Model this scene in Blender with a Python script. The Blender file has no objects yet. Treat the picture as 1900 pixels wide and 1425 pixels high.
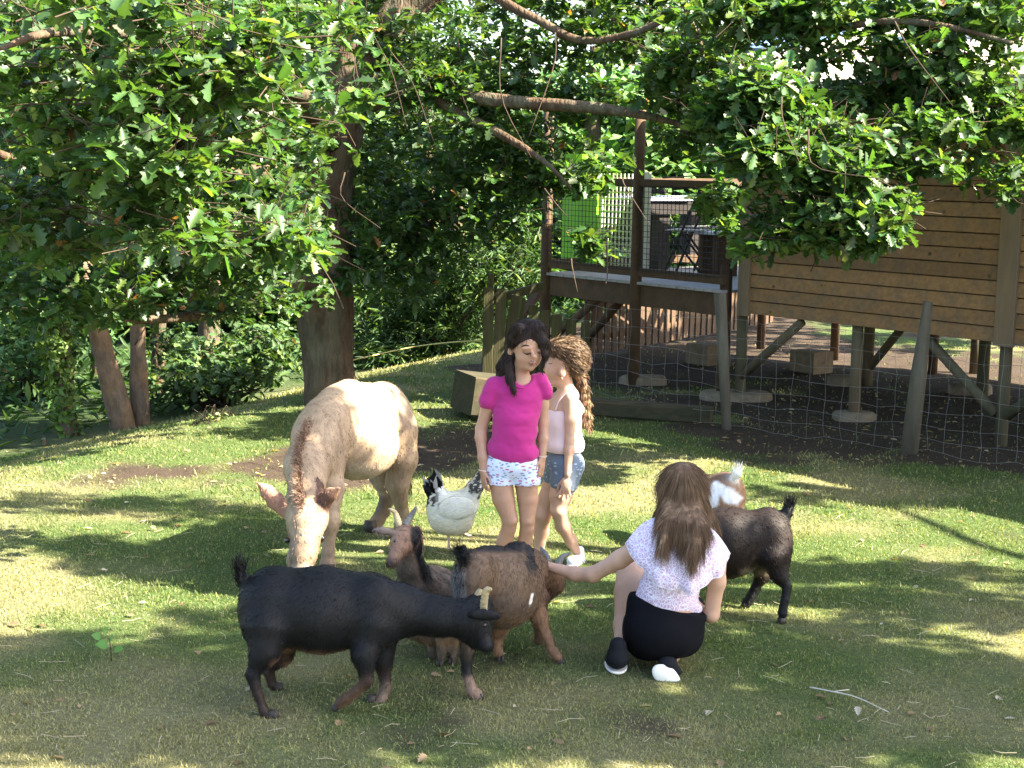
import bpy, math, random
import numpy as np
from mathutils import Vector, Matrix

# ------------------------------------------------------------------ camera
sc = bpy.context.scene
FPX, W0, H0 = 2900.0, 1900.0, 1425.0
PITCH, ROLL, CAMZ = math.radians(8.0), math.radians(1.0), 2.05
_R0 = np.array([1., 0, 0]); _U0 = np.array([0, math.sin(PITCH), math.cos(PITCH)])
FW = np.array([0, math.cos(PITCH), -math.sin(PITCH)])
RT = math.cos(ROLL)*_R0 + math.sin(ROLL)*_U0
UP = -math.sin(ROLL)*_R0 + math.cos(ROLL)*_U0
CAM = np.array([0, 0, CAMZ])
cd = bpy.data.cameras.new('camera'); cam = bpy.data.objects.new('camera', cd)
sc.collection.objects.link(cam)
cd.sensor_width = 36; cd.lens = 36*FPX/W0; cd.clip_start = .05; cd.clip_end = 500
cam.matrix_world = Matrix(((RT[0], UP[0], -FW[0], 0), (RT[1], UP[1], -FW[1], 0), (RT[2], UP[2], -FW[2], CAMZ), (0, 0, 0, 1)))
sc.camera = cam

# ------------------------------------------------------------------ light
SUN_EL, SUN_AZ = math.radians(43), math.radians(-14)     # azimuth: from +X towards +Y
SUN = np.array([math.cos(SUN_EL)*math.cos(SUN_AZ), math.cos(SUN_EL)*math.sin(SUN_AZ), math.sin(SUN_EL)])
w = bpy.data.worlds.new("World"); sc.world = w; w.use_nodes = True
nt = w.node_tree; nt.nodes.clear()
sky = nt.nodes.new('ShaderNodeTexSky'); sky.sky_type = 'NISHITA'; sky.sun_disc = False
sky.sun_elevation = SUN_EL; sky.sun_rotation = math.radians(90) - SUN_AZ
sky.air_density = 1.0; sky.dust_density = 2.0; sky.ozone_density = 1.0
bg = nt.nodes.new('ShaderNodeBackground'); bg.inputs[1].default_value = .085
out = nt.nodes.new('ShaderNodeOutputWorld')
nt.links.new(sky.outputs[0], bg.inputs[0]); nt.links.new(bg.outputs[0], out.inputs[0])
sd = bpy.data.lights.new('sun', 'SUN'); sd.energy = 5.0; sd.angle = math.radians(.53); sd.color = (1, .91, .74)
so = bpy.data.objects.new('sun', sd); sc.collection.objects.link(so)
so.rotation_euler = Vector(SUN.tolist()).to_track_quat('Z', 'Y').to_euler()
so.location = (20, 10, 20)
sc.view_settings.view_transform = 'Standard'; sc.view_settings.look = 'None'
sc.view_settings.exposure = 3.05; sc.view_settings.gamma = 1
sc.view_settings.use_curve_mapping = False
sc.render.engine = 'CYCLES'
sc.cycles.max_bounces = 8; sc.cycles.transparent_max_bounces = 8
sc.cycles.diffuse_bounces = 4; sc.cycles.transmission_bounces = 4; sc.cycles.glossy_bounces = 2

# ------------------------------------------------------------------ helpers
rng = np.random.default_rng(7); random.seed(7)
C = sc.collection
def ray(px, py): return FW + (px-W0/2)/FPX*RT - (py-H0/2)/FPX*UP
def P(px, py, Y):
    """point seen at photograph pixel (px,py) lying Y metres ahead of the camera"""
    d = ray(px, py); return CAM + d*(Y/d[1])
def smooth(a, b, x):
    t = np.clip((x-a)/(b-a), 0, 1); return t*t*(3-2*t)
def hash3(i, j, k, s=0):
    h = (i*374761393 + j*668265263 + k*2147483647 + s*1274126177) & 0xffffffff
    h = ((h ^ (h >> 13))*1274126177) & 0xffffffff
    return ((h ^ (h >> 16)) & 0xffff)/65535.0
def vnoise(p, s=0):
    p = np.asarray(p, float); i = np.floor(p).astype(np.int64); f = p-i; f = f*f*(3-2*f)
    r = 0
    for a in (0, 1):
        for b in (0, 1):
            for c in (0, 1):
                wt = (f[:, 0] if a else 1-f[:, 0])*(f[:, 1] if b else 1-f[:, 1])*(f[:, 2] if c else 1-f[:, 2])
                r = r + wt*hash3(i[:, 0]+a, i[:, 1]+b, i[:, 2]+c, s)
    return r
def fbm(p, s=0, o=3):
    r = 0; a = .5; t = 0
    for q in range(o): r = r + a*vnoise(p*(2**q), s+q); t += a; a *= .5
    return r/t
_A = np.array([-3.2, 10.4]); _D = np.array([.396, .918])
def terrain(x, y):
    x = np.asarray(x, float); y = np.asarray(y, float)
    s = -(x-_A[0])*_D[1] + (y-_A[1])*_D[0]
    z = -.42*smooth(-.4, 2.2, s) - .035*np.clip(s-2, 0, 20)
    return z
def G(px, py):
    d = ray(px, py); t = (0-CAMZ)/d[2]
    for _ in range(12):
        p = CAM+d*t; t = (float(terrain(p[0], p[1]))-CAMZ)/d[2]
    return CAM+d*t
def nrm(v): v = np.asarray(v, float); return v/(np.linalg.norm(v)+1e-12)
def pxm(Y): return (Y*math.cos(PITCH)+.24)/FPX       # metres per pixel at depth Y

def mk(name, V, F, m, parent=None, col=None, smoothf=True):
    V = np.asarray(V, np.float32); me = bpy.data.meshes.new(name)
    if isinstance(F, np.ndarray):
        n, c = F.shape; me.vertices.add(len(V)); me.vertices.foreach_set('co', V.ravel())
        me.loops.add(n*c); me.loops.foreach_set('vertex_index', F.astype(np.int32).ravel())
        me.polygons.add(n); me.polygons.foreach_set('loop_start', np.arange(0, n*c, c, dtype=np.int32))
        me.update(calc_edges=True)
    else:
        me.from_pydata(V.tolist(), [], [list(f) for f in F])
    if smoothf: me.polygons.foreach_set('use_smooth', np.ones(len(me.polygons), bool))
    if col is not None:
        a = me.color_attributes.new('Col', 'FLOAT_COLOR', 'POINT')
        cc = np.ones((len(V), 4), np.float32); cc[:, :3] = col; a.data.foreach_set('color', cc.ravel())
    me.materials.append(m)
    o = bpy.data.objects.new(name, me); C.objects.link(o)
    if parent is not None: setp(o, parent)
    return o
def setp(o, parent):
    o.parent = parent
    r = parent
    while r.parent: r = r.parent
    if parent.type == 'EMPTY': o.matrix_parent_inverse = Matrix.Translation(-r.location)
def tag(o, label, cat=None, group=None, kind=None):
    if label: o['label'] = label
    if cat: o['category'] = cat
    if group: o['group'] = group
    if kind: o['kind'] = kind
    return o
def thing(name, loc, label, cat, group=None):
    o = bpy.data.objects.new(name, None); C.objects.link(o); o.location = [float(v) for v in loc]; o.empty_display_size = .1
    return tag(o, label, cat, group)

class MB:                                             # collects simple solids into one mesh
    def __init__(s): s.V = []; s.F = []; s.n = 0
    def add(s, V, F):
        s.V.append(np.asarray(V, float)); s.F += [tuple(int(i)+s.n for i in f) for f in F]; s.n += len(V); return s
    def beam(s, a, b, w, h, up=(0, 0, 1), ch=0):
        a = np.asarray(a, float); b = np.asarray(b, float); d = nrm(b-a); x = nrm(np.cross(d, up)); y = np.cross(x, d)
        if ch:
            pr = [(-w/2+ch, -h/2), (w/2-ch, -h/2), (w/2, -h/2+ch), (w/2, h/2-ch), (w/2-ch, h/2), (-w/2+ch, h/2), (-w/2, h/2-ch), (-w/2, -h/2+ch)]
        else: pr = [(-w/2, -h/2), (w/2, -h/2), (w/2, h/2), (-w/2, h/2)]
        n = len(pr); V = [a+x*p+y*q for p, q in pr]+[b+x*p+y*q for p, q in pr]
        F = [(i, (i+1) % n, n+(i+1) % n, n+i) for i in range(n)]+[tuple(range(n))[::-1], tuple(range(n, 2*n))]
        return s.add(V, F)
    def tube(s, pts, rad, n=8, cap=True):
        V, F = tube(pts, rad, n, cap); return s.add(V, F)
    def build(s, name, m, parent=None, smoothf=False):
        return mk(name, np.concatenate(s.V), s.F, m, parent, smoothf=smoothf)
def frames(pts):
    pts = np.asarray(pts, float); T = np.gradient(pts, axis=0); T /= np.linalg.norm(T, axis=1)[:, None]+1e-12
    x = nrm(np.cross(T[0], (0.13, .21, .97) if abs(T[0][2]) < .9 else (0, 1, 0))); X = []
    for t in T:
        x = nrm(x-t*np.dot(x, t)); X.append(x)
    X = np.array(X); return T, X, np.cross(T, X)
def tube(pts, rad, n=8, cap=True):
    pts = np.asarray(pts, float); m = len(pts); rad = np.broadcast_to(np.asarray(rad, float), (m,))
    T, X, Y = frames(pts); a = np.arange(n)*2*math.pi/n
    V = (pts[:, None]+rad[:, None, None]*(np.cos(a)[None, :, None]*X[:, None]+np.sin(a)[None, :, None]*Y[:, None])).reshape(-1, 3)
    F = []
    for i in range(m-1):
        for j in range(n):
            k = (j+1) % n; F.append((i*n+j, i*n+k, (i+1)*n+k, (i+1)*n+j))
    if cap: F.append(tuple(range(n))[::-1]); F.append(tuple(range((m-1)*n, m*n)))
    return V, F
def spline(pts, n):
    """Catmull-Rom through rows (any width)"""
    p = np.asarray(pts, float); m = len(p); q = np.vstack([2*p[0]-p[1], p, 2*p[-1]-p[-2]]); o = []
    for t in np.linspace(0, m-1-1e-9, n):
        i = int(t); f = t-i; a, b, c, d = q[i], q[i+1], q[i+2], q[i+3]
        o.append(.5*((2*b)+(c-a)*f+(2*a-5*b+4*c-d)*f*f+(3*b-a-3*c+d)*f**3))
    return np.array(o)

# ------------------------------------------------------------------ materials
def M(name, col, rough=.8, var=.25, scale=8, bump=0, bscale=60, attr=False, spec=.3, trans=0, sss=0, stretch=(1, 1, 1), obj_rand=0, sheen=0, col2=None):
    m = bpy.data.materials.new(name); m.use_nodes = True; t = m.node_tree; N = t.nodes; L = t.links
    b = N['Principled BSDF']; b.inputs['Roughness'].default_value = rough; b.inputs['Specular IOR Level'].default_value = spec
    geo = N.new('ShaderNodeTexCoord'); mp = N.new('ShaderNodeMapping'); mp.inputs['Scale'].default_value = stretch
    L.new(geo.outputs['Object'], mp.inputs[0])
    no = N.new('ShaderNodeTexNoise'); no.inputs['Scale'].default_value = scale; no.inputs['Detail'].default_value = 6; no.inputs['Roughness'].default_value = .65
    L.new(mp.outputs[0], no.inputs['Vector'])
    if attr:
        at = N.new('ShaderNodeAttribute'); at.attribute_name = 'Col'; csrc = at.outputs['Color']
    else:
        rg = N.new('ShaderNodeRGB'); rg.outputs[0].default_value = (*col, 1); csrc = rg.outputs[0]
    if col2:
        mx2 = N.new('ShaderNodeMix'); mx2.data_type = 'RGBA'; L.new(csrc, mx2.inputs[6]); mx2.inputs[7].default_value = (*col2, 1)
        n2 = N.new('ShaderNodeTexNoise'); n2.inputs['Scale'].default_value = scale*.35; n2.inputs['Detail'].default_value = 5; L.new(mp.outputs[0], n2.inputs['Vector'])
        r2 = N.new('ShaderNodeMapRange'); r2.inputs[1].default_value = .42; r2.inputs[2].default_value = .62; L.new(n2.outputs[0], r2.inputs[0]); L.new(r2.outputs[0], mx2.inputs[0]); csrc = mx2.outputs[2]
    mr = N.new('ShaderNodeMapRange'); mr.inputs[1].default_value = .25; mr.inputs[2].default_value = .75
    mr.inputs[3].default_value = 1-var; mr.inputs[4].default_value = 1+var; L.new(no.outputs[0], mr.inputs[0])
    val = mr.outputs[0]
    if obj_rand:
        oi = N.new('ShaderNodeObjectInfo'); r3 = N.new('ShaderNodeMapRange'); r3.inputs[3].default_value = 1-obj_rand; r3.inputs[4].default_value = 1+obj_rand
        L.new(oi.outputs['Random'], r3.inputs[0]); mm = N.new('ShaderNodeMath'); mm.operation = 'MULTIPLY'; L.new(val, mm.inputs[0]); L.new(r3.outputs[0], mm.inputs[1]); val = mm.outputs[0]
    vm = N.new('ShaderNodeVectorMath'); vm.operation = 'SCALE'; L.new(csrc, vm.inputs[0]); L.new(val, vm.inputs[3])
    L.new(vm.outputs[0], b.inputs['Base Color'])
    if bump:
        nb = N.new('ShaderNodeTexNoise'); nb.inputs['Scale'].default_value = bscale; nb.inputs['Detail'].default_value = 4; L.new(mp.outputs[0], nb.inputs['Vector'])
        bp = N.new('ShaderNodeBump'); bp.inputs['Strength'].default_value = 1; bp.inputs['Distance'].default_value = bump; L.new(nb.outputs[0], bp.inputs['Height']); L.new(bp.outputs[0], b.inputs['Normal'])
    if sss: b.inputs['Subsurface Weight'].default_value = sss; b.inputs['Subsurface Radius'].default_value = (.02, .008, .004); b.inputs['Subsurface Scale'].default_value = .6
    if sheen: b.inputs['Sheen Weight'].default_value = sheen
    if trans:
        tr = N.new('ShaderNodeBsdfTranslucent'); ms = N.new('ShaderNodeMixShader'); ms.inputs[0].default_value = trans
        tc = N.new('ShaderNodeVectorMath'); tc.operation = 'MULTIPLY'; tc.inputs[1].default_value = (1.9, 1.9, .6); L.new(vm.outputs[0], tc.inputs[0]); L.new(tc.outputs[0], tr.inputs['Color'])
        o = N['Material Output']; L.new(b.outputs[0], ms.inputs[1]); L.new(tr.outputs[0], ms.inputs[2]); L.new(ms.outputs[0], o.inputs[0])
    return m
def woodmat(name, col, col2=None, axis=0, knots=True, rough=.75, var=.25, obj_rand=.12):
    st = [1.2, 1.2, 1.2]; st = [10, 10, 10]; st[axis] = .9
    m = M(name, col, rough, var, 3.2, .003, 9, stretch=tuple(st), obj_rand=obj_rand, col2=col2)
    if knots:
        t = m.node_tree; N = t.nodes; L = t.links; b = N['Principled BSDF']; src = b.inputs['Base Color'].links[0].from_socket
        tc = N.new('ShaderNodeTexCoord'); mp = N.new('ShaderNodeMapping'); s2 = [6., 6., 6.]; s2[axis] = 3.2; mp.inputs['Scale'].default_value = s2; L.new(tc.outputs['Object'], mp.inputs[0])
        v = N.new('ShaderNodeTexVoronoi'); v.inputs['Scale'].default_value = 1; L.new(mp.outputs[0], v.inputs['Vector'])
        r = N.new('ShaderNodeMapRange'); r.inputs[1].default_value = .05; r.inputs[2].default_value = .12; r.inputs[3].default_value = .28; r.inputs[4].default_value = 1; L.new(v.outputs['Distance'], r.inputs[0])
        q = N.new('ShaderNodeVectorMath'); q.operation = 'SCALE'; L.new(src, q.inputs[0]); L.new(r.outputs[0], q.inputs[3]); L.new(q.outputs[0], b.inputs['Base Color'])
    return m
# ------------------------------------------------------------------ signed-distance modelling (one continuous skin per body)
class Body:
    def __init__(s): s.p = []
    def w(s, q, Y=None): return P(q[0], q[1], q[2])
    def cap(s, a, b, k=.03, col=None, op='u', flat=1.0):
        """tapered limb; a,b = (px, py, Y, radius_px)"""
        s.p.append(dict(t='c', a=P(*a[:3]), b=P(*b[:3]), ra=a[3]*pxm(a[2])-(.14*k if k >= .015 and op == 'u' else 0), rb=b[3]*pxm(b[2])-(.14*k if k >= .015 and op == 'u' else 0), k=k, col=col, op=op, flat=flat)); return s
    def chain(s, pts, k=.03, col=None, op='u', flat=1.0):
        for a, b in zip(pts[:-1], pts[1:]): s.cap(a, b, k, col, op, flat)
        return s
    def capw(s, a, b, ra, rb, k=.01, col=None, op='u'):
        s.p.append(dict(t='c', a=np.asarray(a, float), b=np.asarray(b, float), ra=ra, rb=rb, k=k, col=col, op=op, flat=1.0)); return s
    def ell(s, c, r, ang=0, k=.03, col=None, op='u', yaw=0):
        """c=(px,py,Y), r=(half width px, half depth m, half height px), ang: tilt in the picture plane, yaw about the vertical"""
        q = pxm(c[2]); a = math.radians(ang); y = math.radians(yaw)
        Fh = nrm([0, 1, 0]); ex0 = np.array([1., 0, 0]); ez0 = np.array([0, 0, 1.])
        ex1 = ex0*math.cos(y)+Fh*math.sin(y); ey = -ex0*math.sin(y)+Fh*math.cos(y)
        ex = ex1*math.cos(a)-ez0*math.sin(a); ez = ex1*math.sin(a)+ez0*math.cos(a)
        s.p.append(dict(t='e', c=P(*c), R=np.array([ex, ey, ez]), r=np.array([r[0]*q, r[1], r[2]*q])-(.14*k if k >= .03 and op == 'u' else 0), k=k, col=col, op=op)); return s
    def ellw(s, c, r, R, k=.01, col=None, op='u'):
        s.p.append(dict(t='e', c=np.asarray(c, float), R=np.asarray(R), r=np.asarray(r, float), k=k, col=col, op=op)); return s
    def cut(s, pt, n, k=.004):
        """remove everything on the side n points to"""
        s.p.append(dict(t='h', a=np.asarray(pt, float), n=nrm(n), k=k, col=None, op='s')); return s
    @staticmethod
    def ev(p, X):
        if p['t'] == 'c':
            a, b = p['a'], p['b']
            if p['flat'] != 1.0:
                g = 1/p['flat']-1
                X = X + np.array([0, 1., 0])*(X[..., 1:2]-a[1])*g
                b = b + np.array([0, 1., 0])*((b[1]-a[1])*g)
            d = b-a; t = np.clip(((X-a)@d)/(d@d+1e-12), 0, 1)
            return np.linalg.norm(X-a-t[..., None]*d, axis=-1)-(p['ra']+(p['rb']-p['ra'])*t)
        if p['t'] == 'e':
            Q = (X-p['c'])@p['R'].T; k0 = np.linalg.norm(Q/p['r'], axis=-1); k1 = np.linalg.norm(Q/p['r']**2, axis=-1)
            return k0*(k0-1)/(k1+1e-9)
        return (X-p['a'])@p['n']
    def bb(s, p):
        if p['t'] == 'c':
            r = max(p['ra'], p['rb']); return np.minimum(p['a'], p['b'])-r, np.maximum(p['a'], p['b'])+r
        if p['t'] == 'e':
            e = np.abs(p['R'].T*p['r']).sum(1) if False else np.sqrt(((p['R'].T*p['r'])**2).sum(1)); return p['c']-e, p['c']+e
        return None
    def comb(s, F, d, p):
        k = p['k']
        if p['op'] == 'u': h = np.maximum(k-np.abs(F-d), 0)/k; return np.minimum(F, d)-h*h*k/4
        if p['op'] == 's' and p['t'] == 'h': d = d; h = np.maximum(k-np.abs(F-d), 0)/k; return np.maximum(F, d)+h*h*k/4
        d = -d if p['op'] == 's' else d
        h = np.maximum(k-np.abs(F-d), 0)/k; return np.maximum(F, d)+h*h*k/4
    def sdf(s, X):
        F = np.full(X.shape[:-1], 1.0)
        for p in s.p: F = s.comb(F, s.ev(p, X), p)
        return F
    def hit(s, px, py, Y0, Y1, n=160):
        """front surface point under a picture position"""
        Ys = np.linspace(Y0, Y1, n); X = np.array([P(px, py, y) for y in Ys]); F = s.sdf(X); i = np.argmax(F < 0)
        return X[i] if F[i] < 0 else P(px, py, (Y0+Y1)/2)
    def net(s, h, wob=None):
        lo = np.full(3, 1e9); hi = -lo
        for p in s.p:
            b = s.bb(p)
            if b and p['op'] == 'u': lo = np.minimum(lo, b[0]); hi = np.maximum(hi, b[1])
        lo = lo-3*h-.02; hi = hi+3*h+.02; n = np.ceil((hi-lo)/h).astype(int)+1
        ax = [lo[i]+h*np.arange(n[i]) for i in range(3)]
        F = np.ones(n, np.float32)
        for p in s.p:
            b = s.bb(p)
            if b is None: i0 = np.zeros(3, int); i1 = n
            else:
                pad = p['k']+3*h
                i0 = np.clip(np.floor((b[0]-pad-lo)/h).astype(int), 0, n); i1 = np.clip(np.ceil((b[1]+pad-lo)/h).astype(int)+1, 0, n)
            if np.any(i1 <= i0): continue
            X = np.stack(np.meshgrid(ax[0][i0[0]:i1[0]], ax[1][i0[1]:i1[1]], ax[2][i0[2]:i1[2]], indexing='ij'), -1)
            sl = tuple(slice(i0[q], i1[q]) for q in range(3))
            F[sl] = s.comb(F[sl], s.ev(p, X), p)
        if wob: 
            msk = np.abs(F) < .05; idx = np.argwhere(msk); F[msk] += wob(lo+h*idx)
        V, Q = surfnet(F, lo, h)
        s.V, s.Q = V, Q; s.N = vnormals(V, Q); return V, Q
    def colors(s, base, soft=.008):
        V = s.V; ps = [p for p in s.p if p['op'] == 'u' and p['t'] != 'h']
        D = np.stack([s.ev(p, V) for p in ps], 1); Wt = np.exp(-(D-D.min(1, keepdims=True))/soft)
        cc = np.array([p['col'] if p['col'] is not None else base for p in ps]); return (Wt@cc)/Wt.sum(1, keepdims=True)
def surfnet(F, lo, h):
    S = F < 0; n = F.shape
    a = np.zeros((n[0]-1, n[1]-1, n[2]-1), np.int8)
    for i in (0, 1):
        for j in (0, 1):
            for k in (0, 1): a += S[i:n[0]-1+i, j:n[1]-1+j, k:n[2]-1+k]
    act = (a > 0) & (a < 8); idx = np.argwhere(act); vid = np.full(act.shape, -1, np.int64); vid[act] = np.arange(len(idx))
    cor = [(i, j, k) for i in (0, 1) for j in (0, 1) for k in (0, 1)]
    val = {c: F[idx[:, 0]+c[0], idx[:, 1]+c[1], idx[:, 2]+c[2]] for c in cor}
    acc = np.zeros((len(idx), 3)); cnt = np.zeros(len(idx))
    for c in cor:
        for ax in range(3):
            if c[ax] == 0:
                d = list(c); d[ax] = 1; d = tuple(d); f0, f1 = val[c], val[d]; m = (f0 < 0) != (f1 < 0)
                t = np.where(m, f0/(f0-f1+1e-12), 0); p = np.tile(np.array(c, float), (len(idx), 1)); p[:, ax] += t
                acc += p*m[:, None]; cnt += m
    V = lo+h*(idx+acc/cnt[:, None]); Q = []
    for ax in range(3):
        b, c = [(1, 2), (2, 0), (0, 1)][ax]
        s0 = [slice(None)]*3; s1 = [slice(None)]*3; s0[ax] = slice(0, -1); s1[ax] = slice(1, None)
        e = S[tuple(s0)] != S[tuple(s1)]; ii = np.argwhere(e); ok = (ii[:, b] > 0) & (ii[:, c] > 0) & (ii[:, b] < n[b]-1) & (ii[:, c] < n[c]-1); ii = ii[ok]
        ins = S[ii[:, 0], ii[:, 1], ii[:, 2]]
        def g(db, dc):
            q = ii.copy(); q[:, b] += db; q[:, c] += dc; return vid[q[:, 0], q[:, 1], q[:, 2]]
        q = np.stack([g(-1, -1), g(0, -1), g(0, 0), g(-1, 0)], 1); q[~ins] = q[~ins][:, ::-1]; Q.append(q)
    return V, np.concatenate(Q)
def vnormals(V, Q):
    n = np.cross(V[Q[:, 2]]-V[Q[:, 0]], V[Q[:, 3]]-V[Q[:, 1]]) if Q.shape[1] == 4 else np.cross(V[Q[:, 1]]-V[Q[:, 0]], V[Q[:, 2]]-V[Q[:, 0]])
    N = np.zeros_like(V)
    for i in range(Q.shape[1]): np.add.at(N, Q[:, i], n)
    return N/(np.linalg.norm(N, axis=1)[:, None]+1e-12)
def strands(pos, dirs, length, width, col, segs=2, droop=.3, wave=0, name='fur', m=None, parent=None, curl=None):
    """flat tapering hairs as one mesh: pos,dirs (n,3)"""
    n = len(pos); L = np.broadcast_to(length, (n,)); t = np.linspace(0, 1, segs+1)
    side = np.cross(dirs, rng.normal(size=(n, 3))); side /= np.linalg.norm(side, axis=1)[:, None]+1e-9
    V = []; base = pos.copy(); d = dirs.copy()
    for q in range(segs+1):
        wd = width*(1-t[q])**.7
        if q < segs: V += [base-side*wd/2 if np.isscalar(width) else base-side*wd[:, None]/2, base+side*wd/2 if np.isscalar(width) else base+side*wd[:, None]/2]
        else: V += [base]
        d = d+np.array([0, 0, -droop/segs])+(rng.normal(size=(n, 3))*wave if wave else 0); d /= np.linalg.norm(d, axis=1)[:, None]+1e-9
        base = base+d*(L/segs)[:, None]
    k = 2*segs+1; VV = np.stack(V, 1).reshape(-1, 3); o = (np.arange(n)*k)[:, None]; F = []
    for q in range(segs-1):
        F += [o+np.array([[2*q, 2*q+1, 2*q+3]]), o+np.array([[2*q, 2*q+3, 2*q+2]])]
    F.append(o+np.array([[2*segs-2, 2*segs-1, 2*segs]])); F = np.concatenate(F)
    ob = mk(name, VV, F, m, parent, col=np.repeat(col, k, axis=0)); return ob
def furcoat(B, col, n, length, flow, m, parent, width=.0022, lift=.35, name='fur', droop=.3, jit=.25, mask=None, segs=2, seed=0, cj=.25, wave=0):
    idx = np.arange(len(B.V))
    if mask is not None: idx = idx[mask]
    if len(idx) == 0: return None
    idx = rng.choice(idx, n); p = B.V[idx]+rng.normal(size=(n, 3))*.002; N = B.N[idx]
    f = flow(p); f = f-N*(f*N).sum(1)[:, None]; f /= np.linalg.norm(f, axis=1)[:, None]+1e-9
    d = f+N*lift+rng.normal(size=(n, 3))*jit*.5; d /= np.linalg.norm(d, axis=1)[:, None]
    c = col[idx]*(1+rng.normal(size=(n, 1))*cj).clip(.3, 2)
    return strands(p-N*.002, d, length*rng.uniform(.6, 1.3, n), width, c, segs, droop, wave, name, m, parent)
# ================================================================== SETTING: ground
def soilmask(x, y):
    """bare trodden soil: 1 = bare"""
    p = np.stack([x*.9, y*.9, 0*x], 1); n = fbm(p, 3, 4); n2 = fbm(p*3.1, 9, 3)
    s = -(x-_A[0])*_D[1] + (y-_A[1])*_D[0]
    sc_ = -.35-.7*(x+3.1); a = 1.25*np.exp(-((s-sc_)/(.20+.10*(x+3.2)))**2)*smooth(-3.3, -2.6, x)*smooth(.9, -.2, x)*smooth(8.8, 9.6, y)          # strip under the oak
    u = (x-HB[0])*HD[0]+(y-HB[1])*HD[1]; wv = (x-HB[0])*(-HN[0])+(y-HB[1])*(-HN[1])
    b = smooth(-1.5, -.5, wv)*smooth(5.5, 4.2, wv)*smooth(-3.6, -2.9, u)                              # under house and deck
    c = smooth(-.2, .5, x)*smooth(10.0, 11.2, y)*.9*smooth(-3, -1.4, wv)
    m = np.maximum(np.maximum(a, b*1.2), c); return np.clip(smooth(.42, .72, m*.75+(n-.5)*1.5+(n2-.5)*.5+.06), 0, 1)
HB = np.array(G(1362, 742)[:2]); _HE = np.array(G(1848, 828)[:2])
HD = nrm(_HE-HB); HN = np.array([-HD[1], HD[0]]); HN = HN if HN[1] < 0 else -HN       # outward, towards the camera
def H(u, wv, z): """house frame: u along the front, wv inwards, z up"""; return np.array([*(HB+HD*u-HN*wv), z])

def ground_mat():
    m = bpy.data.materials.new('lawn_soil'); m.use_nodes = True; t = m.node_tree; N = t.nodes; L = t.links; b = N['Principled BSDF']; b.inputs['Roughness'].default_value = .95; b.inputs['Specular IOR Level'].default_value = .1
    tc = N.new('ShaderNodeTexCoord'); at = N.new('ShaderNodeAttribute'); at.attribute_name = 'Col'
    n1 = N.new('ShaderNodeTexNoise'); n1.inputs['Scale'].default_value = 45; n1.inputs['Detail'].default_value = 8; n1.inputs['Roughness'].default_value = .75; L.new(tc.outputs['Object'], n1.inputs['Vector'])
    r = N.new('ShaderNodeMapRange'); r.inputs[1].default_value = .3; r.inputs[2].default_value = .7; r.inputs[3].default_value = .5; r.inputs[4].default_value = 1.5; L.new(n1.outputs[0], r.inputs[0])
    v = N.new('ShaderNodeVectorMath'); v.operation = 'SCALE'; L.new(at.outputs['Color'], v.inputs[0]); L.new(r.outputs[0], v.inputs[3]); L.new(v.outputs[0], b.inputs['Base Color'])
    bp = N.new('ShaderNodeBump'); bp.inputs['Distance'].default_value = .02; L.new(n1.outputs[0], bp.inputs['Height']); L.new(bp.outputs[0], b.inputs['Normal'])
    return m
GREEN = np.array([.088, .128, .040]); DRY = np.array([.25, .225, .12]); SOIL = np.array([.052, .038, .028]); LUSH = np.array([.055, .11, .025])
def lawncol(x, y):
    p = np.stack([x, y, 0*x], 1); a = fbm(p*1.7, 21, 4); b = fbm(p*.6, 31, 3)
    d = np.clip(smooth(.40, .66, a*.6+b*.4+.10*smooth(8, 6, y)*smooth(0, -2, x)+.09*smooth(7.6, 5.4, y)), 0, 1)[:, None]*.75
    g = GREEN*(1-.5*smooth(.45, .6, b)[:, None])+LUSH*(.5*smooth(.45, .6, b)[:, None])
    return g*(1-d)+DRY*d
def build_ground():
    xs = np.concatenate([np.linspace(-60, -9, 30), np.linspace(-8.8, 9, 300), np.linspace(9.4, 60, 30)])
    ys = np.concatenate([np.linspace(-6, 3.5, 10), np.linspace(3.7, 20, 280), np.linspace(20.5, 120, 70)])
    X, Y = np.meshgrid(xs, ys, indexing='ij'); x = X.ravel(); y = Y.ravel()
    z = terrain(x, y)+(fbm(np.stack([x*1.3, y*1.3, 0*x], 1), 5)-.5)*.035*smooth(30, 18, y)
    s = soilmask(x, y)[:, None]; lit = fbm(np.stack([x*9, y*9, 0*x], 1), 7, 3)[:, None]
    col = lawncol(x, y)*.75*(1-s)+SOIL*(.75+.5*lit)*s
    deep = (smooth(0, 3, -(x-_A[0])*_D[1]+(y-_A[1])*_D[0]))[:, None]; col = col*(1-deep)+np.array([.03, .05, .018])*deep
    nx, ny = len(xs), len(ys); i = np.arange(nx-1)[:, None]*ny+np.arange(ny-1)[None]; i = i.ravel()
    F = np.stack([i, i+ny, i+ny+1, i+1], 1); o = mk('ground', np.stack([x, y, z], 1), F, ground_mat(), col=col); tag(o, 'sloping lawn with bare brown soil beneath the cabin and oak', kind='structure')
build_ground()
m_grass = M('grass_blade', (.1, .1, .1), .75, .15, 30, attr=True, trans=.3, spec=.15)
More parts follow.
